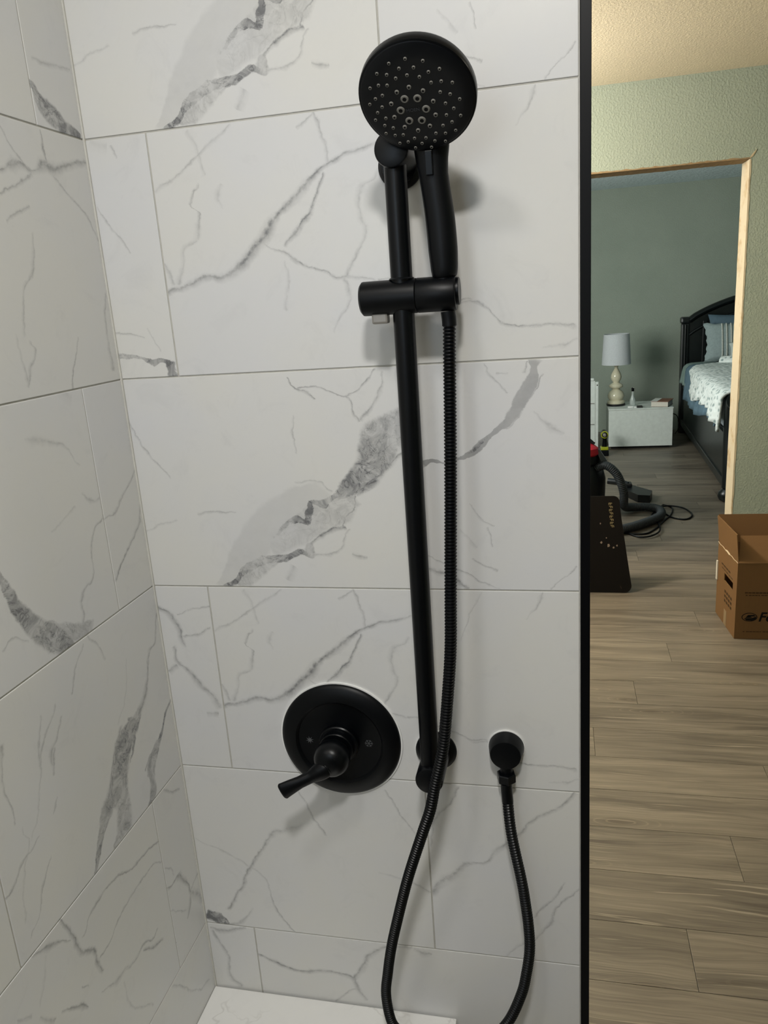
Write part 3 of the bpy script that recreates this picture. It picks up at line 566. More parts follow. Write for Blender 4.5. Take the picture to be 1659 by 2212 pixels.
wb = thing('wall_back', None, None, (0, .009, 0), kind='structure')
build('grout_bed', MB().box((-.12, .0012, 0), (.6200, .02, 2.44)), GROUT, wb)
build('partition_core', MB().box((-.12, .0205, 0), (.6200, .13, 2.44)), SAGE, wb)
J1, J2, WX = .395, .0873, .6195
for r in range(-1, 8):
    z0, z1 = zrow(r), zrow(r)+PH
    z1 = min(z1, 2.44); zlo = max(z0, 0.012)
    if z1-zlo < .02: continue
    cuts = [(0.001, J1), (J1, WX)] if r % 2 else [(0.001, J2), (J2, WX)]
    keys = {1: 'AC', 3: 'AC', 5: 'DE', 2: 'FB', 4: 'GB', 6: 'HI', 0: 'GI', -1: 'DC', 7: 'DC'}[r]
    for (a, b), k in zip(cuts, keys):
        u0 = 0 if a < .01 else a
        tile_part(wb, k, (u0, 0, z0), a-u0, b-u0, zlo-z0, z1-z0)
wl = thing('wall_left', None, None, (-.009, 0, 0), kind='structure')
build('grout_bed', MB().box((-.02, -1.62, 0), (-.0012, 0.0, 2.44)), GROUT, wl)
build('wall_core', MB().box((-.12, -1.62, 0), (-.0205, .0, 2.44)), SAGE, wl)
for r in range(-1, 8):
    z0, z1 = zrow(r), zrow(r)+PH
    z1 = min(z1, 2.44); zlo = max(z0, 0.012)
    js = [-.0005, -.0955, -.7055, -1.3155, -1.62] if r % 2 else [-.0005, -.395, -1.005, -1.615]
    keys = {1: 'JKKK', 3: 'NMKK', 5: 'QSKK', 2: 'LKK', 4: 'OKK', 6: 'TKK', 0: 'KKK', -1: 'KKKK', 7: 'KKKK'}[r]
    for i, k in enumerate(keys):
        hi, lo = js[i], js[i+1]
        tile_part(wl, k, (0, lo, z0), 0, hi-lo, zlo-z0, z1-z0, left=True)
build('caulk_line', MB().box((-.0008, -.0022, .012), (.0022, .0012, 2.44)), plain('corner_caulk', (205, 203, 196), .7), wb)
# black metal edge trim at the free end of the tiled wall
build('trim_1', MB().box((.6205, -.0012, 0), (.6325, .1305, 2.44), .0006), plain('black_edge_trim', (4, 5, 8), .4, .2, 0), kind='structure')
# bench
bn = thing('corner_bench', 'white quartz topped tiled bench in the shower corner below the hose loop', 'bench', (0.2, -.25, .012))
build('seat_slab', MB().box((.0005, -.47, .385), (.424, -.0025, .4045), .002), QUARTZ, bn)
build('bench_front', MB().box((.0005, -.455, .012), (.412, -.0025, .385)), tmat('K'), bn)
# floors
fl = thing('floor', None, None, (0, 0, -.012), kind='structure')
build('subfloor', MB().box((-1.6, -1.75, -.06), (4.1, 7.72, -.0065)), plain('subfloor', (60, 52, 44), .9), fl)
build('shower_pan', MB().box((0.0, -1.6, -.006), (.64, 0, .012), .001), plain('shower_pan', (150, 148, 142), .4), fl)
PW, PL = .182, 1.22
pm = {}
def plank(x0, x1, y0, y1):
    key = (round(x1-x0, 3), round(y1-y0, 3))
    if key not in pm:
        me = MB().box((0, 0, -.006), (x1-x0-.0012, y1-y0-.0012, 0), .0005).mesh('plank'); me.materials.append(WOOD); pm[key] = me
    o = bpy.data.objects.new('plank', pm[key]); COL.objects.link(o); o.parent = fl; o.location = Vector((x0, y0, 0))-wloc(fl)
y = .132; row = 0
while y < 7.6:
    x = -.5-((row*.43) % 1)*PL-PL
    y1 = min(y+PW, 7.6)
    while x < 3.6:
        if x+PL > -1.6: plank(x, x+PL, y, y1)
        x += PL
    y = y1; row += 1
for y, x in ((-.05, .65), (-.232, .65), (-.414, .65), (-.596, .65), (-.778, .65), (-.96, .65), (-1.142, .65), (-1.324, .65), (-1.506, .65), (-1.688, .65)):
    plank(.65, .65+PL, y, y+PW); plank(.65+PL, .65+2*PL, y, y+PW)

# ------------------------------------------------------------------ room shell
WY = 3.21; WT = .15; OX0, OX1, OZ = .60, 1.478, 2.058
RAW = NT('raw_drywall_edge', .9, .1)
RAW.color(RAW.mix(RAW.mapr(RAW.noise(RAW.tc(), 5, 4, .7), .5, .62, 0, 1), lin((198, 184, 158)), lin((178, 154, 120))))
RAW.bump(RAW.noise(RAW.tc(), 120, 4), .5, .002); RAW = RAW.m
RAWB = plain('raw_brown_edge', (146, 124, 94), .9, .1, 0, .2, 60, .5, 150)
bw = thing('wall_bathroom', None, None, (0, WY, 0), kind='structure')
wm = MB()
wm.box((-1.6, WY, 0), (OX0, WY+WT, 2.44)); wm.box((OX1, WY, 0), (2.6, WY+WT, 2.44)); wm.box((OX0, WY, OZ), (OX1, WY+WT, 2.44))
build('plasterboard', wm, SAGE, bw)
def rough_strip(a, b, n, w, jit, axis):
    """ragged raw edge board lying in the opening reveal"""
    mb = MB(); ring = []
    for i in range(n+1):
        t = i/n; j = random.uniform(-jit, jit)
        p = Vector(a).lerp(Vector(b), t)
        if axis == 'v': ring.append([(p.x-.004, p.y-.0015, p.z), (p.x+w+j, p.y-.0015, p.z), (p.x+w+j, p.y+.004, p.z), (p.x-.0035, p.y+.004, p.z), (p.x-.0035, p.y+WT+.002, p.z), (p.x-.0045-abs(j)*.5, p.y+WT+.002, p.z)])
        else: ring.append([(p.x, p.y-.0015, p.z-.004), (p.x, p.y-.0015, p.z+w+j), (p.x, p.y+.004, p.z+w+j), (p.x, p.y+.004, p.z-.0035), (p.x, p.y+WT+.002, p.z-.0035), (p.x, p.y+WT+.002, p.z-.0045-abs(j)*.5)])
    return mb.rings(ring, smooth=False)
build('trim_2', rough_strip((OX1, WY, .0), (OX1, WY, OZ-.006), 70, .004, .0022, 'v'), RAW, kind='structure')
build('trim_3', rough_strip((OX0, WY, OZ), (OX1, WY, OZ), 60, .003, .0025, 'h'), RAWB, kind='structure')
build('torn_corner', MB().poly([(OX1-.006, WY-.002, OZ-.004), (OX1+.01, WY-.002, OZ+.004), (OX1+.026, WY-.003, OZ+.034), (OX1+.004, WY-.002, OZ+.012)], (0, .004, 0)), RAW, bw)
rb = MB(); rb.box((2.6, -1.75, 0), (2.72, WY+WT, 2.44)); build('wall_right', rb, SAGE, kind='structure')
fw = MB(); fw.box((-.12, -1.75, 0), (.0, -1.63, 2.44)); fw.box((.44, -1.75, 0), (2.72, -1.63, 2.44)); fw.box((.0, -1.75, 0), (.44, -1.63, 1.46)); fw.box((.0, -1.75, 2.10), (.44, -1.63, 2.44))
build('wall_front', fw, plain('front_wall_paint', (112, 108, 98), .7), kind='structure')
build('wall_vanity', MB().box((-1.72, .13, 0), (-1.6, WY+WT, 2.44)), SAGE, kind='structure')
build('wall_behind_shower', MB().box((-1.6, .0, 0), (-.1205, .13, 2.44)), SAGE, kind='structure')
build('ceiling', MB().box((-1.72, -1.75, 2.44), (2.72, WY+WT*.5, 2.5)), CEIL, kind='structure')
build('ceiling_bedroom', MB().box((-1.72, WY+WT*.5, 2.44), (4.2, 7.75, 2.5)), CEILB, kind='structure')
build('wall_far', MB().box((-1.72, 7.6, 0), (4.2, 7.72, 2.44)), SAGE, kind='structure')
build('wall_bedroom_right', MB().box((4.1, WY, 0), (4.2, 7.6, 2.44)), SAGE, kind='structure')
build('wall_bedroom_near', MB().box((2.72, WY, 0), (4.1, WY+WT, 2.44)), SAGE, kind='structure')
lw = MB(); LX0, LX1 = -.82, -.70
lw.box((LX0, WY+WT, 0), (LX1, 3.5, 2.44)); lw.box((LX0, 4.7, 0), (LX1, 7.6, 2.44)); lw.box((LX0, 3.5, 0), (LX1, 4.7, .9)); lw.box((LX0, 3.5, 2.1), (LX1, 4.7, 2.44))
build('wall_bedroom_left', lw, SAGE, kind='structure')
def window(name, x0, x1, y0, y1, z0, z1, horizontal):
    w = thing(name, None, None, ((x0+x1)/2, (y0+y1)/2, z0), kind='structure'); f = MB(); t = .05
    if horizontal:
        f.box((x0, y0, z0), (x0+t, y1, z1)); f.box((x1-t, y0, z0), (x1, y1, z1)); f.box((x0+t, y0, z0), (x1-t, y1, z0+t)); f.box((x0+t, y0, z1-t), (x1-t, y1, z1))
    else:
        f.box((x0, y0, z0), (x1, y0+t, z1)); f.box((x0, y1-t, z0), (x1, y1, z1)); f.box((x0, y0+t, z0), (x1, y1-t, z0+t)); f.box((x0, y0+t, z1-t), (x1, y1-t, z1)); f.box((x0+.01, (y0+y1)/2-.02, z0+t), (x1-.01, (y0+y1)/2+.02, z1-t))
    build('window_frame', f, WVN, w)
WVN = plain('white_vinyl', (235, 236, 236), .4)
window('window_1', LX0+.03, LX1-.02, 3.5, 4.7, .9, 2.1, False)
window('window_added', .0, .44, -1.70, -1.64, 1.46, 2.10, True)  # unseen window added behind the camera to hold the cool daylight

# ------------------------------------------------------------------ slide bar
BX, BY = .4165, -.060
def rosette(parent, x, z, r, name='wall_flange'):
    if r > .0275: build('gasket', MB().lathe([(r+.0014, 0), (r+.0014, .0018)], (x, -.0001, z), (0, -1, 0), 48), GASKET, parent, label='thin white gasket rim')
    build(name, MB().lathe([(r, 0), (r, .003), (r*.985, .0045), (r*.8, .0085), (.021, .0105)], (x, -.0011, z), (0, -1, 0), 48), BLACK, parent)
sb = thing('slide_bar', 'tall black tubular slide rail mounted vertically on the marble tile wall', 'shower bar', (BX, -.001, .901))
ZT, ZB = 1.698, .899
rosette(sb, .4120, ZT-.007, .0268); rosette(sb, .4155, ZB+.001, .0302)
for z in (ZT, ZB):
    build('mount_post', MB().lathe([(.0195, 0), (.0195, .0655), (.0188, .068), (.0175, .0686), (0, .0688)], (BX, -.0095, z), (0, -1, 0), 40), BLACK_SATIN, sb)
build('bar', MB().lathe([(.0128, 0), (.0128, ZT-ZB-.030)], (BX, BY, ZB+.015), (0, 0, 1), 40), BLACK_SATIN, sb)
sl = thing('slider_bracket', 'black cylindrical sliding holder clamped on the shower rail with a grey button', 'shower holder', (BX, BY, 1.541))
SZ = 1.541
build('clamp_body', MB().lathe([(.0165, 0), (.0195, .0025), (.0198, .004), (.0198, .0665), (.0194, .0670)], (.3665, BY, SZ), (1, 0, 0), 48), BLACK, sl)
# swivel end with an open notch for the handle
build('swivel_holder', MB().lathe([(.0194, 0), (.0198, .0006), (.0198, .044), (.0190, .0455), (0, .0457)], (.4342, BY, SZ), (1, 0, 0), 48), BLACK, sl)
build('end_button', MB().lathe([(.0155, 0), (.0155, .0028), (.0148, .0034), (0, .0035)], (.4798, BY+.004, SZ+.002), (1, 0, 0), 36), BLACK_SATIN, sl)
build('release_button', MB().box((.379, -.068, 1.5115), (.3985, -.053, 1.524), .0025), LEVERM, sl, label='grey release button')
build('bar_collar', MB().lathe([(.0150, 0), (.0150, .0008), (.0136, .0022)], (BX, BY, SZ+.0192), (0, 0, 1), 36), BLACK, sl)

# ------------------------------------------------------------------ hand shower
hs = thing('hand_shower', 'round black hand shower with many grey spray nozzles tilted down from its holder', 'shower head', (.467, -.060, 1.55))
C0 = Vector((.456, -.125, 1.734)); n0 = Vector((-.05, -1, -1)).normalized()
a0 = Vector((0, 0, 1)).cross(n0).normalized(); b0 = n0.cross(a0).normalized()
build('spray_housing', MB().lathe([(.001, -.030), (.020, -.029), (.040, -.024), (.053, -.0185), (.0590, -.0135), (.0605, -.010), (.0608, -.002), (.0603, .0002), (.0590, .0008)], C0, n0, 72), BLACK_SATIN, hs)
build('spray_face', MB().lathe([(.0585, -.002), (.0583, .0006), (.0570, .0014), (.040, .0009), (.001, .0005)], C0+n0*.0006, n0, 72), plain('black_spray_face', (5, 8, 13), .32, .3), hs)
NS = [(-0.0202, 0.0404), (-0.0034, 0.0426), (0.0134, 0.038), (0.0281, 0.0277), (-0.0114, 0.034), (0.0031, 0.0329), (0.0168, 0.0263), (-0.0344, 0.0322), (-0.0249, 0.0296), (-0.0168, 0.0247), (-0.0049, 0.0262), (0.007, 0.0227), (0.0175, 0.0153), (0.0277, 0.0151), (0.0384, 0.0122), (-0.0449, 0.0186), (-0.0357, 0.0201), (-0.027, 0.0188), (0.0248, 0.0042), (0.0343, 0.0006), (0.0431, -0.0059), (-0.0423, 0.0066), (-0.0343, 0.0091), (-0.0495, 0.0017), (-0.0375, -0.0032), (0.0281, -0.0084), (0.0356, -0.015), (-0.0436, -0.0085), (0.027, -0.0212), (0.0414, -0.0237), (-0.0478, -0.0162), (-0.0365, -0.0159), (0.0215, -0.0323), (0.0315, -0.0296), (0.0338, -0.0395), (-0.0395, -0.0237), (-0.0312, -0.0278), (0.0126, -0.0401), (0.0227, -0.0414), (-0.0403, -0.0329), (-0.031, -0.0365), (-0.0223, -0.0371), (-0.0111, -0.0428), (0.0011, -0.0439), (0.01, -0.0486), (0.0211, -0.0504), (-0.0279, -0.0462), (-0.0187, -0.0459), (-0.0042, -0.0497), (-0.0122, -0.0539), (0.0051, -0.0555)]
NM = [(-0.0055, 0.0138), (0.0079, 0.0081), (-0.0188, 0.0104), (0.0161, -0.0044), (-0.0272, -0.001), (0.016, -0.0194), (-0.0272, -0.016), (0.0078, -0.0309), (-0.0188, -0.0286), (-0.0055, -0.0343)]
NL = [(-0.0126, 0.0019), (0.0006, 0.0008), (0.0073, -0.0118), (0.0006, -0.0236), (-0.0126, -0.0224), (-0.0191, -0.0097)]
def noz(r, h):
    mb = MB().lathe([(r*1.2, 0), (r*1.1, h*.5), (r*.95, h), (r*.60, h*1.02)], (0, 0, 0), (0, 0, 1), 14, caps=False)
    me = mb.mesh('nozzle'); me.materials.append(NOZ); return me
def holed(r, h):
    me = noz(r, h)
    k = MB().lathe([(r*.60, h*.99), (0.00001, h*.7)], (0, 0, 0), (0, 0, 1), 12, caps=False).mesh('h')
    bm = bmesh.new(); bm.from_mesh(me); nf = len(bm.faces); bm.from_mesh(k); bm.faces.ensure_lookup_table()
    for f in bm.faces[nf:]: f.material_index = 1
    bm.to_mesh(me); bm.free(); me.materials.append(NOZ_HOLE); return me
FM = Matrix((a0, b0, n0)).transposed().to_4x4()
for lst, me in ((NS, holed(.0015, .0011)), (NM, holed(.0020, .0012)), (NL, holed(.0036, .0009))):
    for (u, v) in lst:
        o = bpy.data.objects.new('nozzle', me); COL.objects.link(o); o.parent = hs
        T = FM.copy(); T.translation = C0+a0*u+b0*v+n0*.0015-wloc(hs); o.matrix_basis = T
text_mesh('face_lettering', 'MOEN', .0050, plain('face_print', (58, 60, 64), .5), hs, frame(C0+a0*-.0064+b0*-.011+n0*.0018, a0, b0), .0001, align='CENTER')
# handle: one tapering body running up behind the head
hp = [(.4668, -.0603, 1.5585), (.4668, -.0604, 1.5615), (.4672, -.0608, 1.5685), (.4668, -.0618, 1.590), (.4655, -.0632, 1.620), (.4632, -.0646, 1.645), (.4608, -.0660, 1.668), (.4598, -.0675, 1.685), (.4602, -.0710, 1.700), (.4590, -.0770, 1.716), (.4560, -.0860, 1.733), (.456, -.0960, 1.748)]
hr = [(.0125, .0125), (.0143, .0140), (.0156, .0150), (.0168, .0152), (.0168, .0145), (.0164, .0140), (.0164, .0135), (.0182, .0130), (.0202, .0115), (.0216, .010), (.032, .010), (.024, .008)]
HP = smooth_path(hp, 4)
HR = []
for i in range(len(hp)-1):
    for k in range(4):
        t = k/4; HR.append((hr[i][0]*(1-t)+hr[i+1][0]*t, hr[i][1]*(1-t)+hr[i+1][1]*t))
HR.append(hr[-1])
build('handle', MB().tube(HP, HR, 32, flat=(1, 0, 0)), BLACK, hs)
build('handle_neck', MB().lathe([(.0118, 0), (.0118, .028), (.0122, .0285), (.0122, .033)], (.4667, -.0602, 1.529), (0, 0, 1), 32), BLACK_SATIN, hs)
Mt = frame(Vector((.4585, -.0815, 1.679)), (1, 0, 0), (0, -.12, 1))
tb = MB().box((-.0042, -.0125, -.004), (.0042, .0125, .0032), .001)
me = tb.mesh('selector_slide'); me.transform(Mt); me.transform(Matrix.Translation(-wloc(hs))); me.materials.append(BLACK_SATIN)
o = bpy.data.objects.new('selector_slide', me); COL.objects.link(o); o.parent = hs

# ------------------------------------------------------------------ hose
hose_pts = [(0.469, -0.06, 1.521), (0.47, -0.06, 1.506), (0.469, -0.062, 1.475), (0.466, -0.075, 1.344), (0.461, -0.09, 1.188), (0.458, -0.095, 1.109), (0.452, -0.098, 1.045), (0.444, -0.1, 0.978), (0.437, -0.1, 0.943), (0.428, -0.1, 0.907), (0.42, -0.1, 0.87), (0.407, -0.098, 0.831), (0.38, -0.092, 0.747), (0.356, -0.085, 0.657), (0.345, -0.082, 0.611), (0.336, -0.078, 0.563), (0.329, -0.074, 0.513), (0.334, -0.07, 0.456), (0.352, -0.066, 0.432), (0.385, -0.064, 0.418), (0.43, -0.062, 0.412), (0.47, -0.06, 0.425), (0.509, -0.055, 0.467), (0.532, -0.052, 0.523), (0.541, -0.05, 0.565), (0.546, -0.047, 0.605), (0.545, -0.045, 0.644), (0.541, -0.042, 0.682), (0.536, -0.04, 0.72), (0.523, -0.032, 0.791), (0.518, -0.024, 0.846), (0.517, -0.022, 0.867)]
hpts = resample(smooth_path(hose_pts, 24), .00105)
prof = [.0065, .0078, .0080, .0071]
hz = thing('shower_hose', 'ribbed black metal shower hose looping from the holder down to the wall elbow', 'hose', (.467, -.060, 1.50))
k0, k1 = 14, len(hpts)-26
build('ribbed_hose', MB().tube(hpts[k0:k1], [prof[i % 4] for i in range(k1-k0)], 14), BLACK_SATIN, hz)
build('hose_nut', MB().tube(hpts[0:k0+3], .0086, 24), BLACK, hz)
build('hose_ferrule', MB().tube(hpts[k1-2:], .0082, 24), BLACK_SATIN, hz)

# ------------------------------------------------------------------ wall outlet elbow
el = thing('outlet_elbow', 'small black conical wall outlet feeding the hose right of the rail', 'wall outlet', (.5172, -.001, .910))
EX, EZ = .5172, .9115
build('gasket', MB().lathe([(.0266, 0), (.0266, .0020)], (EX, -.0001, EZ), (0, -1, 0), 48), GASKET, el, label='thin white gasket rim')
build('cone', MB().lathe([(.0252, 0), (.0252, .002), (.0218, .0225), (.0212, .0236), (.0205, .0238), (0, .0238)], (EX, -.0011, EZ), (0, -1, 0), 48), BLACK, el)
build('outlet_neck', MB().lathe([(.009, 0), (.009, .018)], (EX, -.0145, EZ-.034), (0, 0, 1), 24), BLACK, el)
build('hex_nut', MB().lathe([(.0125, 0), (.0138, .0015), (.0138, .0125), (.0125, .014)], (EX, -.0170, EZ-.0455), (0, 0, 1), 6, smooth=False), BLACK_SATIN, el)

# ------------------------------------------------------------------ valve trim
VX, VZ = .2715, .9085
vt = thing('valve_trim', 'large round black shower valve plate with a lever handle pointing down left', 'shower valve', (VX, -.001, VZ))
build('gasket', MB().lathe([(.0940, 0), (.0940, .0024)], (VX, -.0001, VZ), (0, -1, 0), 96), GASKET, vt, label='thin white gasket rim')
build('escutcheon', MB().lathe([(.0918, 0), (.0918, .0022), (.0905, .0045), (.086, .0075), (.078, .0105), (.071, .0122), (.0675, .0122), (.0655, .0105), (.0635, .0078), (.060, .0070), (.0285, .0066)], (VX, -.0013, VZ), (0, -1, 0), 96), BLACK, vt)
build('hub', MB().lathe([(.0300, 0), (.0300, .010), (.0285, .0115), (.0255, .0118), (.0255, .022), (.0243, .0235), (.016, .024)], (VX, -.0075, VZ), (0, -1, 0), 48), BLACK_SATIN, vt)
build('handle_ball', MB().lathe([(.015, -.002), (.0205, .004), (.0250, .0115), (.0266, .0200), (.0258, .0275), (.0225, .0350), (.0170, .0405), (.009, .0432), (.001, .0438)], (VX, -.030, VZ), (0, -1, 0), 48), BLACK_SATIN, vt)
lv = smooth_path([(.2700, -.0560, .9050), (.2620, -.0640, .8990), (.2540, -.0690, .8950), (.2440, -.0740, .8905), (.2300, -.0800, .8850), (.2170, -.0850, .8795), (.2065, -.0885, .8745), (.2040, -.0893, .8733)], 5)
lr0 = [(.0135, .0135), (.0145, .0140), (.0128, .0115), (.0092, .0078), (.0092, .0068), (.0112, .0062), (.0128, .0058), (.0105, .0040)]
lr = []
for i in range(len(lr0)-1):
    for k in range(5):
        t = k/5; lr.append((lr0[i][0]*(1-t)+lr0[i+1][0]*t, lr0[i][1]*(1-t)+lr0[i+1][1]*t))
lr.append(lr0[-1])
build('lever', MB().tube(lv, lr, 28, flat=(.45, 0, -1)), BLACK, vt)
build('lever_collar', MB().tube([(.2665, -.0600, .9020), (.2635, -.0632, .8998)], .0152, 28), BLACK_SATIN, vt)
def star(cx, cz, R, r, n, name, label):
    pts = []
    for i in range(2*n):
        a = math.pi*i/n+.2; q = R if i % 2 == 0 else r
        pts.append((cx+q*math.cos(a), -.0084, cz+q*math.sin(a)))
    mb = MB().poly(pts, (0, -.0003, 0)); build(name, mb, BLACK_SYM, vt, label=label)
star(VX-.047, VZ, .0062, .0022, 8, 'hot_symbol', 'dark grey sun symbol')
sn = MB()
for i in range(6):
    a = math.pi/3*i; dx, dz = math.cos(a), math.sin(a); px, pz = -dz, dx
    c = (VX+.0445, VZ)
    def seg(p, q, w=.00035):
        d = Vector((q[0]-p[0], 0, q[1]-p[1])).normalized(); s = Vector((-d.z, 0, d.x))*w
        A = Vector((p[0], -.0084, p[1])); B = Vector((q[0], -.0084, q[1]))
        sn.poly([A+s, B+s, B-s, A-s], (0, -.0003, 0))
    seg(c, (c[0]+dx*.0062, c[1]+dz*.0062))
    for sgn in (1, -1):
        m0 = (c[0]+dx*.0036, c[1]+dz*.0036)
        seg(m0, (m0[0]+dx*.0016+px*.002*sgn, m0[1]+dz*.0016+pz*.002*sgn))
build('cold_symbol', sn, BLACK_SYM, vt, label='dark grey snowflake symbol')

# ------------------------------------------------------------------ bedroom: nightstand group
WHITE = plain('white_laminate', (206, 212, 206), .45)
ns = thing('nightstand', 'low white box nightstand against the far green wall', 'nightstand', (1.35, 6.85, 0))
build('body', MB().box((1.068, 6.64, .035), (1.636, 7.08, .374), .002), WHITE, ns)
build('drawer_front', MB().box((1.064, 6.62, .028), (1.640, 6.638, .378), .002), WHITE, ns)
build('top_panel', MB().box((1.060, 6.615, .378), (1.644, 7.085, .390), .002), WHITE, ns)
build('plinth', MB().box((1.09, 6.665, .0005), (1.62, 7.06, .035)), plain('dark_plinth', (25, 25, 25), .7), ns)
CER = plain('cream_glazed_ceramic', (206, 200, 174), .12, .6)
lp = thing('table_lamp', 'cream ceramic gourd table lamp with a pale grey drum shade', 'lamp', (1.143, 6.86, .39))
LX, LY, L0 = 1.143, 6.86, .3902
build('foot', MB().lathe([(.085, 0), (.088, .004), (.088, .016), (.084, .020)], (LX, LY, L0), seg=36), plain('black_wood_foot', (18, 18, 18), .4), lp)
build('ceramic_body', MB().lathe([(.080, .020), (.083, .026), (.083, .044), (.074, .050), (.060, .056), (.074, .072), (.079, .092), (.074, .116), (.058, .138), (.040, .150), (.034, .158), (.040, .166), (.062, .178), (.066, .190), (.060, .202), (.040, .214), (.030, .222), (.032, .232), (.046, .252), (.051, .274), (.046, .300), (.032, .328), (.021, .348), (.015, .362), (.016, .372), (.022, .380), (.022, .388), (.012, .392)], (LX, LY, L0), seg=40), CER, lp)
build('stem', MB().lathe([(.006, 0), (.006, .26)], (LX, LY, L0+.388), seg=12), plain('brass_stem', (140, 120, 80), .35, .5, .8), lp)
shade = MB(); shade.lathe([(.136, 0), (.119, .285), (.1165, .285), (.1335, 0), (.136, 0)], (LX, LY, L0+.395), seg=48, caps=False)
build('lamp_shade', shade, plain('pale_linen', (190, 194, 196), .85, .1, 0, .08, 150, .3, 300), lp)
sp = MB()
for k in range(3):
    a = k*2.094; sp.tube([(LX, LY, L0+.64), (LX+math.cos(a)*.121, LY+math.sin(a)*.121, L0+.655)], .0018, 6)
build('shade_spider', sp, LEVERM, lp)
gl = NT('clear_glass', .05, .5, (225, 232, 228)); gl.b.inputs['Transmission Weight'].default_value = .6; gl.b.inputs['IOR'].default_value = 1.45
bt = thing('glass_bottle', 'small clear glass bottle with a dark stopper on the nightstand', 'bottle', (1.295, 6.82, .3902))
build('glass', MB().lathe([(.024, 0), (.027, .004), (.028, .03), (.024, .06), (.013, .09), (.010, .105), (.010, .135)], (1.295, 6.82, .3905), seg=24), gl.m, bt)
build('stopper', MB().lathe([(.012, 0), (.013, .004), (.013, .03), (.009, .034)], (1.295, 6.82, .5258), seg=20), BLACK_SATIN, bt)
build('wire_handle', MB().tube([(1.284, 6.815, .545), (1.305, 6.81, .562), (1.318, 6.81, .550), (1.312, 6.815, .515)], .0018, 8), LEVERM, bt)
single(build('earbud_case', MB().box((1.238, 6.655, .3902), (1.290, 6.685, .405), .005), plain('white_plastic', (232, 232, 228), .3)), 'small white rounded case at the nightstand front edge beside the lamp', 'case')
single(build('white_charger', MB().box((1.293, 6.645, .3902), (1.318, 6.672, .402), .004), plain('white_plastic_charger', (226, 226, 222), .3)), 'tiny white charging block between the case and the dark wallet', 'charger')
single(build('wallet', MB().box((1.322, 6.645, .3902), (1.372, 6.715, .404), .003), plain('dark_leather', (28, 28, 28), .5)), 'small dark wallet lying on the nightstand right of the bottle', 'wallet')
bk = thing('thick_book', 'thick book with a reddish brown cover lying on the right of the nightstand', 'book', (1.56, 6.75, .39))
def rbox(cx, cy, z0, z1, w, d, ang):
    c, s = math.cos(ang), math.sin(ang)
    q = [(cx+x*c-y*s, cy+x*s+y*c, z0) for x, y in ((-w/2, -d/2), (w/2, -d/2), (w/2, d/2), (-w/2, d/2))]
    return MB().poly(q, (0, 0, z1-z0))
BA = -.33
build('pages', rbox(1.555, 6.75, .394, .438, .150, .205, BA), plain('page_edges', (208, 202, 190), .8, .2, 0, .12, 400), bk)
build('front_cover', rbox(1.558, 6.75, .4382, .442, .160, .215, BA), plain('redbrown_cover', (128, 82, 62), .4), bk)
build('back_cover', rbox(1.558, 6.75, .3902, .394, .155, .215, BA), plain('redbrown_cover_back', (120, 110, 100), .4), bk)
build('dust_jacket_flap', rbox(1.505, 6.765, .4422, .4435, .060, .212, BA), plain('white_jacket', (220, 220, 214), .5), bk, label='white band on the cover')
cp = smooth_path([(1.60, 7.095, .30), (1.68, 7.12, .26), (1.75, 7.14, .22), (1.78, 7.2, .10), (1.76, 7.3, .012)], 6)
build('power_cord', MB().tube(cp, .004, 8), BLACK, lp)
# white folding panel left of the nightstand
wp = thing('white_cabinet', 'tall narrow white cabinet left of the nightstand, partly hidden by the tiled wall', 'cabinet', (.86, 6.62, 0))
build('side_profile', MB().box((.938, 6.60, .0005), (.966, 6.64, .655), .003), WHITE, wp)
build('front_board', MB().box((.70, 6.605, .02), (.936, 6.63, .665), .002), WHITE, wp)
build('top_cap', MB().box((.69, 6.595, .667), (.925, 6.645, .690), .004), WHITE, wp)
build('screw', MB().lathe([(.006, 0), (.006, .002)], (.955, 6.6, .625), (0, -1, 0), 12), BLACK, wp)
for z in (.25, .45): build('groove_rail', MB().box((.72, 6.600, z), (.93, 6.6048, z+.006)), LEVERM, wp)
# cordless work light / drill
dr = thing('cordless_drill', 'black and yellow green cordless tool standing on the floor by the nightstand', 'drill', (1.01, 6.36, 0))
YG = plain('yellow_green_plastic', (150, 156, 30), .4)
build('battery', MB().box((.972, 6.32, .0005), (1.048, 6.42, .055), .006), BLACK, dr)
build('base_shell', MB().box((.975, 6.325, .055), (1.045, 6.41, .085), .008), YG, dr)
build('grip', MB().tube([(1.01, 6.365, .085), (1.012, 6.36, .15), (1.008, 6.35, .18)], [(.020, .026), (.017, .022), (.022, .028)], 16), BLACK, dr)
build('motor_head', MB().lathe([(.014, 0), (.030, .01), (.032, .05), (.032, .11), (.024, .125)], (1.008, 6.29, .205), (0, 1, 0), 24), BLACK, dr)
build('nose_ring', MB().lathe([(.033, 0), (.034, .004), (.034, .014), (.030, .016)], (1.008, 6.297, .205), (0, 1, 0), 24), YG, dr)
build('chuck', MB().lathe([(.008, 0), (.015, .006), (.017, .03)], (1.008, 6.262, .205), (0, 1, 0), 20), LEVERM, dr)

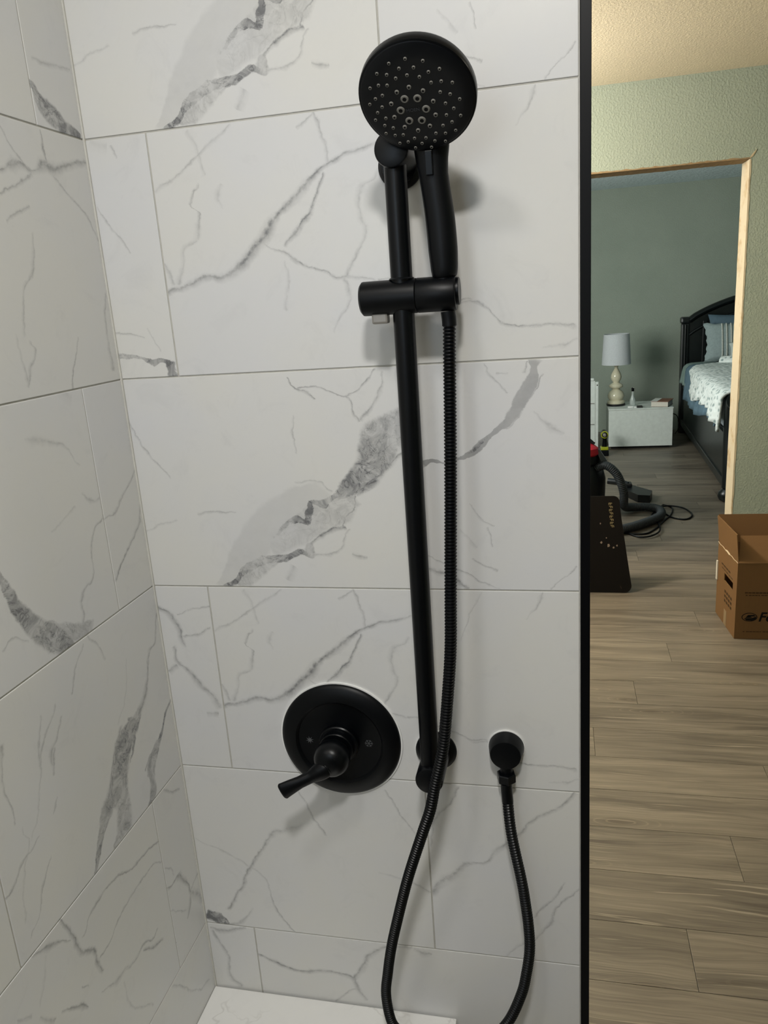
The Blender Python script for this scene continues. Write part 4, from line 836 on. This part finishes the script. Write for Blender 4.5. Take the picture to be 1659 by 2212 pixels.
# ------------------------------------------------------------------ bed
BEDM = plain('black_green_painted_wood', (14, 19, 19), .32, .5, 0, .15, 12)
BANG = -.0336; BO = Vector((1.742, 4.72, 0))
def bx(x, y, z): return (BO.x+x*math.cos(BANG)-y*math.sin(BANG), BO.y+x*math.sin(BANG)+y*math.cos(BANG), z)
def bmb(mb): mb.v = [bx(*v) for v in mb.v]; return mb
bed = thing('bed', 'large dark sleigh bed with arched headboard and ball feet in the far room', 'bed', BO)
BWD = 1.66; BL = 2.72
for x in (0.0, BWD):
    build('headboard_post', bmb(MB().box((x-.03, BL-.05, .0005), (x+.045, BL+.04, 1.10), .012)), BEDM, bed)
    build('post_cap', bmb(MB().box((x-.04, BL-.062, 1.10), (x+.055, BL+.05, 1.165), .02)), BEDM, bed)
    build('post_flute', bmb(MB().tube([(x+.008, BL-.052, .08), (x+.008, BL-.052, 1.09)], .012, 12)), BEDM, bed)
arch = []
N = 28
for i in range(N+1):
    t = i/N; x = .045+t*(BWD-.06); arch.append((x, 1.13+.235*math.sin(math.pi*t)**.8))
prof_top = MB()
prof_top.poly([(x, BL-.03, z) for x, z in arch]+[(arch[-1][0], BL-.03, .35), (arch[0][0], BL-.03, .35)], (0, .03, 0))
build('headboard_panel', bmb(prof_top), BEDM, bed)
build('arched_rail', bmb(MB().tube([(x, BL-.02, z) for x, z in arch], [(.045, .032)]*(N+1), 12, flat=(0, 1, 0))), BEDM, bed)
build('inner_rail', bmb(MB().tube([(x, BL-.035, z-.14) for x, z in arch], .014, 10)), BEDM, bed)
build('stile', bmb(MB().box((.17, BL-.045, .4), (.21, BL-.028, 1.12), .004)), BEDM, bed)
for x in (0.0, BWD-.03):
    build('side_rail', bmb(MB().box((x, .05, .09), (x+.03, BL-.05, .455), .003)), BEDM, bed)
    build('rail_moulding', bmb(MB().box((x-.014, .05, .085), (x+.044, BL-.05, .15), .008)), BEDM, bed)
for x in (0.012, BWD-.012):
    fp = smooth_path([(x, -.035, .10), (x, -.02, .25), (x, .0, .45), (x, -.01, .60), (x, -.04, .69), (x, -.075, .715)], 5)
    build('footboard_post', bmb(MB().tube(fp, [(.042, .055)]*len(fp), 16, flat=(1, 0, 0))), BEDM, bed)
    build('ball_foot', bmb(MB().lathe([(.03, 0), (.056, .014), (.066, .040), (.060, .068), (.040, .088), (.030, .098), (.042, .112)], (x, -.035, .0005), seg=28)), BEDM, bed)
fb = MB(); rings = []
for (y, z) in [(-.01, .15), (.0, .3), (.01, .45), (.0, .58), (-.035, .67), (-.06, .69)]:
    rings.append([(.03, y, z), (BWD-.03, y, z), (BWD-.03, y+.028, z+.004), (.03, y+.028, z+.004)])
build('footboard_panel', bmb(fb.rings(rings, smooth=False)), BEDM, bed)
build('mattress', bmb(MB().box((.05, .06, .34), (BWD-.05, BL-.06, .695), .05)), plain('mattress_ticking', (168, 178, 182), .85), bed)
# bedding
def cover(x_in, ys, hemf, z_top, x_hang, seed, nx=16, ny=60, wav=.012, thick=.012, leftf=None, ruf=.0):
    """cloth lying on the mattress and hanging over the near side"""
    rnd = random.Random(seed); ph = [rnd.random()*6 for _ in range(5)]; rings = []
    G_ = []
    for i in range(nx+1):
        s = i/nx; line = []
        for j in range(ny+1):
            t = j/ny; y0, y1 = (leftf(s) if leftf else ys); y = y0+(y1-y0)*t
            if s < .5:
                q = s/.5; x = x_in+(x_hang+.06-x_in)*q; z = z_top+.006*math.sin(9*y+ph[0])+.004*math.sin(23*x+ph[1])
            else:
                q = (s-.5)/.5; zh = hemf(t); a = min(1, q*3.2)
                x = x_hang+.06*(1-math.sin(a*math.pi/2))-.03*q+wav*q*math.sin(17*y+ph[2])+wav*.6*q*math.sin(41*y+ph[3])
                z = z_top-.05*(1-math.cos(a*math.pi/2))-max(0, (q-.31)/.69)*(z_top-.05-zh)+ruf*q*math.sin(60*y)
            line.append((x, y, z))
        G_.append(line)
    mb = MB(); vs = [p for l in G_ for p in l]; M_ = ny+1
    fs = [(i*M_+j, i*M_+j+1, (i+1)*M_+j+1, (i+1)*M_+j) for i in range(nx) for j in range(ny)]
    mb.add(vs, fs, True); return bmb(mb)
def cloth(name, mb, mat, label, cat, th=.01):
    o = build(name, mb, mat); md = o.modifiers.new('thickness', 'SOLIDIFY'); md.thickness = th; md.offset = 1 if False else 0
    return single(o, label, cat)
BLUE = plain('slate_blue_quilt', (104, 128, 142), .9, .1, 0, .15, 25, .5, 90)
cloth('blue_quilt', cover(1.2, (.18, 2.22), lambda t: .50-.10*t+.03*math.sin(t*9), .735, -.02, 3, wav=.009), BLUE, 'slate blue quilt hanging over the near side of the bed', 'quilt', .016)
cloth('pale_sheet', cover(1.2, (2.10, 2.55), lambda t: .55-.02*t, .722, -.005, 5, ny=20), plain('pale_grey_sheet', (142, 162, 156), .9, .1, 0, .1, 30), 'pale grey green sheet at the head end of the mattress', 'sheet')
kn = NT('white_knit', .9, .1)
vo = kn.N.new('ShaderNodeTexVoronoi'); vo.inputs['Scale'].default_value = 26; kn.put(vo.inputs['Vector'], kn.tc())
kn.color(kn.mix(kn.mapr(vo.outputs['Distance'], .15, .45, 1, 0, True), lin((232, 238, 234)), lin((150, 166, 164))))
kn.bump(vo.outputs['Distance'], .8, .01)
cloth('knit_throw', cover(.9, (.15, 1.6), lambda t: .50+.09*math.sin(t*3.0)+.02*t, .765, -.045, 8, wav=.02, ruf=.006, leftf=lambda s: (-.02+.05*(1-s), 2.05-1.15*max(0, s-.35)**.9)), kn.m, 'white textured knit throw draped over the blue quilt', 'throw', .022)
roll = smooth_path([(.25, 2.02, .79), (.42, 1.88, .80), (.60, 1.75, .80), (.85, 1.6, .79)], 6)
single(build('folded_throw_edge', bmb(MB().tube(roll, [(.045, .03)]*len(roll), 12)), kn.m), 'bunched thick white fold on top of the knit throw', 'throw')
def pillow(name, cx, cy, cz, w, h, d, tilt, mat, label, cat, seed, frill=.0, yaw=0, group=None, stripes=None):
    rnd = random.Random(seed); n = 18; mb = MB(); V_ = []
    for side in (1, -1):
        for i in range(n+1):
            for j in range(n+1):
                a, b = i/n*2-1, j/n*2-1
                e = max(0, (1-a**4)*(1-b**4))**.5
                pin = 1-.10*(1-abs(a)**2)*(abs(b)**3)-.0; pin2 = 1-.10*(1-abs(b)**2)*(abs(a)**3)
                x = a*w/2*pin2+frill*math.sin(b*40)*(abs(a) > .95); z = b*h/2*pin+frill*math.sin(a*40)*(abs(b) > .95)
                V_.append((x, side*e*d/2, z))
    off = (n+1)**2; fs = []
    for s_ in (0, 1):
        for i in range(n):
            for j in range(n):
                q = [s_*off+i*(n+1)+j, s_*off+(i+1)*(n+1)+j, s_*off+(i+1)*(n+1)+j+1, s_*off+i*(n+1)+j+1]
                fs.append(q if s_ else q[::-1])
    M_ = Matrix.Translation((cx, cy, cz)) @ Matrix.Rotation(yaw, 4, 'Z') @ Matrix.Rotation(tilt, 4, 'X')
    mb.add([M_ @ Vector(v) for v in V_], fs, True)
    bm = None
    par = thing(name, label, cat, (cx, cy, cz-h/2*math.cos(tilt)))
    build('cushion', mb, mat, par)
    if stripes:
        for sx in stripes:
            st = MB(); ln = []
            for j in range(25):
                b = j/24*1.7-.85; a = sx/(w/2); e = ((1-a**4)*(1-b**4))**.5
                ln.append(M_ @ Vector((sx, -e*d/2-.004, b*h/2)))
            build('ruffle_stripe', MB().tube(ln, [(.010, .007)]*25, 8), stripe_m, par)
    return par
stripe_m = plain('white_ruffle', (206, 208, 200), .9, .1, 0, .2, 120)
pillow('blue_pillow', 2.36, 7.27, .985, .66, .40, .14, -.22, plain('slate_blue_pillowcase', (92, 112, 124), .9, .1), 'slate blue pillow leaning on the headboard behind the ruffled one', 'pillow', 1)
pillow('ruffled_pillow', 2.29, 7.10, .925, .66, .38, .15, -.28, plain('pale_blue_pillowcase', (152, 166, 166), .9, .1, 0, .1, 60, .4), 'pale blue grey pillow with white ruffle stripes and frayed edge', 'pillow', 2, .006, stripes=(-.17, -.13, -.09, -.045, .0, .045))
pillow('white_cushion', 2.38, 6.885, .85, .46, .17, .13, -.3, plain('white_cotton', (196, 204, 198), .9, .1, 0, .1, 60, .4), 'small white lumbar cushion in front of the ruffled pillow', 'pillow', 3)

# ------------------------------------------------------------------ vacuum and floor clutter
VB = plain('vacuum_black_plastic', (14, 17, 19), .35, .5)
vc = thing('canister_vacuum', 'black canister vacuum with a red cap standing behind the leaning board', 'vacuum', (.80, 4.40, 0))
build('tank', MB().lathe([(.14, 0), (.16, .02), (.165, .20), (.15, .26), (.12, .30)], (.745, 4.42, .05), seg=32), VB, vc)
build('motor_top', MB().lathe([(.12, 0), (.135, .02), (.13, .07), (.10, .10), (.05, .115)], (.745, 4.42, .35), seg=32), VB, vc)
build('red_cap', MB().lathe([(.085, 0), (.098, .012), (.092, .05), (.06, .075), (.001, .08)], (.765, 4.36, .425), seg=28), plain('red_plastic', (190, 34, 48), .35), vc, label='bright red top cap')
build('grey_latch', MB().poly([(.845, 4.33, .455), (.862, 4.33, .47), (.915, 4.33, .385), (.880, 4.33, .368)], (0, .035, 0)), plain('grey_plastic', (84, 92, 98), .4), vc)
build('carry_handle', MB().tube(smooth_path([(.68, 4.40, .46), (.70, 4.38, .53), (.77, 4.36, .545), (.83, 4.35, .50)], 5), .012, 12), VB, vc)
for (x, y) in ((.64, 4.32), (.86, 4.32), (.64, 4.53), (.86, 4.53)):
    build('caster', MB().lathe([(.018, -.012), (.026, -.006), (.026, .006), (.018, .012)], (x, y, .0265), (1, 0, 0), 16), BLACK, vc)
HSE = plain('grey_vacuum_hose', (46, 50, 52), .5, .4)
vh = [(.83, 4.36, .32), (.90, 4.32, .36), (.975, 4.30, .30), (1.02, 4.30, .18), (1.03, 4.34, .07), (1.09, 4.42, .036), (1.19, 4.44, .032), (1.262, 4.36, .032), (1.24, 4.20, .032), (1.10, 4.02, .032), (.98, 3.92, .032), (.86, 3.88, .032)]
vhp = resample(smooth_path(vh, 16), .006)
build('suction_hose', MB().tube(vhp, [.027+.0025*(i % 2) for i in range(len(vhp))], 18), HSE, vc, label='thick grey corrugated hose')
nz = thing('floor_nozzle', 'flat black vacuum floor nozzle lying on the planks behind the hose', 'vacuum head', (1.14, 4.80, 0))
build('nozzle_head', MB().poly([(1.04, 4.93, .001), (1.11, 5.02, .001), (1.262, 4.80, .001), (1.232, 4.66, .001), (1.15, 4.68, .001)][::-1], (0, 0, .055)), VB, nz)
build('swivel_neck', MB().tube([(1.10, 4.93, .07), (1.05, 4.95, .085), (.96, 4.98, .09)], .024, 16), VB, nz)
build('rear_hinge', MB().box((1.06, 4.90, .0565), (1.13, 4.98, .085), .008), VB, nz)
cd = [(.95, 3.90, .006), (1.08, 3.86, .006), (1.17, 3.93, .006), (1.24, 4.15, .006), (1.30, 4.30, .006), (1.41, 4.52, .006), (1.37, 4.66, .006), (1.26, 4.63, .006), (1.19, 4.44, .0), (1.27, 4.31, .006), (1.38, 4.22, .006), (1.475, 4.26, .006), (1.46, 4.42, .006), (1.35, 4.50, .012), (1.28, 4.40, .012), (1.20, 4.22, .012), (1.22, 4.02, .012), (1.15, 3.86, .012), (1.05, 3.82, .012), (.92, 3.86, .006)]
cd = [(.96, 3.93, .006), (1.05, 3.90, .006), (1.13, 3.91, .006), (1.20, 4.02, .006), (1.27, 4.19, .006), (1.33, 4.33, .006), (1.36, 4.50, .006), (1.31, 4.58, .006), (1.29, 4.44, .006), (1.33, 4.27, .006), (1.41, 4.22, .006), (1.465, 4.33, .006), (1.43, 4.48, .012), (1.33, 4.53, .014), (1.27, 4.45, .014), (1.20, 4.28, .014), (1.225, 4.10, .014), (1.21, 3.93, .014), (1.14, 3.83, .012), (1.07, 3.84, .008), (1.00, 3.95, .006)]
build('power_cable', MB().tube(smooth_path(cd, 10), .0055, 8), BLACK, vc, label='thin black cable in loose loops')
# leaning dark board
LB = NT('dark_scuffed_board', .7, .12)
f = LB.noise(LB.tc(), 16, 5, .7, .5)
LB.color(LB.mix(LB.mapr(f, .64, .72, 0, .5, True), lin((17, 14, 12)), lin((92, 80, 68))))
bo = thing('leaning_board', 'dark brown scuffed board with rounded corners leaning in the doorway', 'board', (.80, 2.95, 0))
def bd(u, h, off=0.0): # u across, h height along the board
    t = .16; return Vector((u-.05*h*0, 2.905+h*t-off, .0015+h*math.sqrt(1-t*t)))
outl = []
for (cu, ch, a0_) in ((.918, .036, -90), ):
    for k in range(7):
        a = math.radians(-90+15*k); outl.append((cu+.036*math.cos(a), ch+.036*math.sin(a)))
outl += [(.930, .20), (.905, .38)]
for k in range(7):
    a = math.radians(15*k); outl.append((.865+.03*math.cos(a), .470+.03*math.sin(a)))
outl += [(.70, .500)]
for k in range(7):
    a = math.radians(90+15*k); outl.append((.60+.03*math.cos(a), .470+.03*math.sin(a)))
outl += [(.545, .20), (.52, .04), (.54, .0)]
bp = [bd(u, h) for u, h in outl]
nb = Vector((0, .987, -.16))*.018
build('panel', MB().poly(bp, nb), LB.m, bo)
def strokes(segs, mat, name, parent, place, w):
    mb = MB()
    for (p, q) in segs:
        d = Vector((q[0]-p[0], q[1]-p[1])); 
        if d.length == 0: continue
        d.normalize(); s = Vector((-d.y, d.x))*w
        mb.poly([place(p[0]+s.x, p[1]+s.y), place(q[0]+s.x, q[1]+s.y), place(q[0]-s.x, q[1]-s.y), place(p[0]-s.x, p[1]-s.y)], (0, -.0006, 0))
    return build(name, mb, mat, parent)
sg = []
rr = random.Random(5)
for i in range(8):
    h0 = .465-i*.0165; u0 = .842+.0012*i
    sg += [((u0, h0), (u0+.016, h0-.001)), ((u0+.016, h0-.001), (u0+.016, h0-.009)) if i % 2 else ((u0, h0), (u0+.001, h0-.010)), ((u0+.007, h0), (u0+.009, h0-.010))]
strokes(sg, plain('cream_print', (120, 106, 74), .6), 'side_print', bo, lambda u, h: bd(u, h, .0006), .0019)
SPOT = plain('dried_plaster', (128, 112, 98), .8)
for (u, h, s) in ((.84, .245, .008), (.865, .235, .006), (.805, .262, .006), (.882, .245, .005), (.83, .285, .004), (.80, .36, .004)):
    pts = [bd(u+s*math.cos(a)*(.6+.5*rr.random()), h+s*1.2*math.sin(a)*(.6+.5*rr.random()), .0005) for a in [k*1.047 for k in range(6)]]
    build('paint_spot', MB().poly(pts, (0, -.0004, 0)), SPOT, bo)

# ------------------------------------------------------------------ cardboard box
CB = NT('brown_cardboard', .8, .15)
f1 = CB.noise(CB.vmath('MULTIPLY', CB.tc(), (400, 400, 3)), 1, 2); f2 = CB.noise(CB.tc(), 5, 3)
CB.color(CB.mix(CB.mapr(f2, .3, .7, 0, .4), CB.mix(CB.mapr(f1, .3, .7, 0, .3), lin((118, 88, 57)), lin((106, 78, 49))), lin((112, 86, 58)))); CB = CB.m
CBI = plain('cardboard_inner', (116, 86, 52), .85, .1, 0, .08, 30)
INK = plain('dark_box_print', (26, 25, 24), .7, .1); INKF = plain('faded_box_print', (66, 50, 34), .8, .1)
bxr = thing('cardboard_box', 'open brown cardboard box with printed front standing by the doorway wall', 'box', (1.55, 2.5, 0))
FX, FY = 1.338, 2.378; c1, s1 = math.cos(.02), math.sin(.02)
BXW, BXD, BXH = .46, .30, .350
e1 = Vector((c1, s1, 0)); e2 = Vector((-.075, 1, 0)).normalized()
def bp_(a, b, z): v = Vector((FX, FY, 0))+e1*a+e2*b; return Vector((v.x, v.y, z))
def wall_(a0_, b0_, a1_, b1_, th, nrm, name, z0=.001, z1=BXH):
    p, q = bp_(a0_, b0_, z0), bp_(a1_, b1_, z0); n_ = nrm*th
    m_ = MB(); m_.poly([p, q, q+n_, p+n_], (0, 0, z1-z0)); return build(name, m_, CB, bxr)
T_ = .004
wall_(0, 0, BXW, 0, T_, e2, 'front_side'); wall_(0, BXD-T_, BXW, BXD-T_, T_, e2, 'back_side')
wall_(BXW-T_, T_, BXW-T_, BXD-T_, T_, e1, 'right_side')
# left side with a hand hole
lm = MB()
for (b0_, b1_, z0, z1) in ((T_, .055, .001, BXH), (.185, BXD-T_, .001, BXH), (.055, .185, .001, .205), (.055, .185, .240, BXH)):
    p, q = bp_(0, b0_, z0), bp_(0, b1_, z0); n_ = e1*T_
    lm.poly([p, q, q+n_, p+n_], (0, 0, z1-z0))
build('left_side', lm, CB, bxr)
build('bottom', MB().poly([bp_(T_, T_, .001), bp_(BXW-T_, T_, .001), bp_(BXW-T_, BXD-T_, .001), bp_(T_, BXD-T_, .001)], (0, 0, .004)), CBI, bxr)
def flap(p, q, up, inset0, inset1, name):
    d = (q-p).normalized(); r = [p, q, q+up-d*inset1, p+up+d*inset0]
    n_ = d.cross(up).normalized()*.0038
    return build(name, MB().poly(r, n_), CB, bxr)
flap(bp_(0, BXD, BXH), bp_(BXW, BXD, BXH), Vector((0, .03, .125)), .0, .0, 'back_flap')
flap(bp_(0.002, 0, BXH), bp_(BXW, 0, BXH), Vector((0, .075, .10)), .018, .018, 'front_flap')
flap(bp_(0.002, 0.002, BXH), bp_(0.002, BXD, BXH), Vector((-.012, 0, .128)), -.0, -.0, 'left_flap')
flap(bp_(BXW, BXD, BXH), bp_(BXW, 0, BXH), Vector((.06, 0, .11)), .0, .0, 'right_flap')
tear = MB().tube([bp_(-.001, b, BXH+.001+.0015*math.sin(b*90)) for b in [BXD*k/24 for k in range(25)]], [.0012+.0022*(9 < k < 15) for k in range(25)], 6)
build('torn_white_edge', tear, plain('torn_paper', (205, 186, 156), .9), bxr)
FMx = frame(bp_(.098, -.0003, .098), e1, (0, 0, 1))
text_mesh('front_lettering', 'Fe', .060, INK, bxr, frame(bp_(.0925, -.0004, .103), e1, (0, 0, 1)), .0002, .25, .0012, 'LEFT')
lg = MB(); ex, ez, ra, rb_ = .058, .104, .032, .020
def fp_(a, z, off=.0006): v = bp_(a, 0, z); return v-e2*off
N = 30; ring = []
for k in range(N):
    a, b = 2*math.pi*k/N, 2*math.pi*(k+1)/N
    lg.poly([fp_(ex+ra*math.cos(a), ez+rb_*math.sin(a)), fp_(ex+ra*math.cos(b), ez+rb_*math.sin(b)), fp_(ex+ra*.9*math.cos(b), ez+rb_*.86*math.sin(b)), fp_(ex+ra*.9*math.cos(a), ez+rb_*.86*math.sin(a))], (0, -.0003, 0))
lg.poly([fp_(ex-.017, ez-.004), fp_(ex-.006, ez+.010), fp_(ex+.018, ez+.011), fp_(ex+.026, ez+.004), fp_(ex+.004, ez+.003), fp_(ex+.012, ez-.002)], (0, -.0003, 0))
lg.poly([fp_(ex-.022, ez-.006), fp_(ex+.010, ez-.004), fp_(ex+.028, ez+.003), fp_(ex+.026, ez-.009), fp_(ex+.012, ez-.0165), fp_(ex-.012, ez-.015)], (0, -.0003, 0))
build('logo_mark', lg, INK, bxr)
pr = MB()
def dash(a0_, a1_, z0, z1): pr.poly([fp_(a0_, z0), fp_(a1_, z0), fp_(a1_, z1), fp_(a0_, z1)], (0, -.0003, 0))
for i in range(10): dash(.034+i*.0145, .034+i*.0145+.0125, .2145-.0002*i, .2190)
for i in range(12): dash(.038+i*.0125, .038+i*.0125+(.0105 if i % 4 else .007), .2035, .2070)
for i in range(12): dash(.034+i*.0135, .034+i*.0135+(.0115 if i % 5 else .007), .0345, .0375)
build('small_print', pr, INKF, bxr, kind='stuff')
ls = MB()
def lfp(b, z): v = bp_(0, b, z); return v-e1*.0005
def lquad(b0_, b1_, z0, z1, dz=0): ls.poly([lfp(b0_, z0), lfp(b1_, z0+dz), lfp(b1_, z1+dz), lfp(b0_, z1)], (-.0003, 0, 0))
for i in range(5): lquad(.06+i*.035, .088+i*.035, .252, .256)
for i in range(4): lquad(.10+i*.035, .128+i*.035, .268, .275)
for i in range(3):
    for j in range(4): lquad(.06+j*.03, .08+j*.03, .110+i*.022, .122+i*.022)
build('side_small_print', ls, INKF, bxr, kind='stuff')
build('tape_strip', MB().poly([lfp(.125, .002), lfp(.165, .002), lfp(.165, .075), lfp(.125, .075)], (-.0006, 0, 0)), plain('clear_tape', (136, 114, 84), .5), bxr)
lab = MB()
lab.poly([bp_(-.006, .285, .17), bp_(-.006, .300, .17), bp_(-.006, .300, .262), bp_(-.006, .285, .262)], (.005, 0, 0))
build('side_label', lab, plain('white_label', (214, 208, 196), .6), bxr)
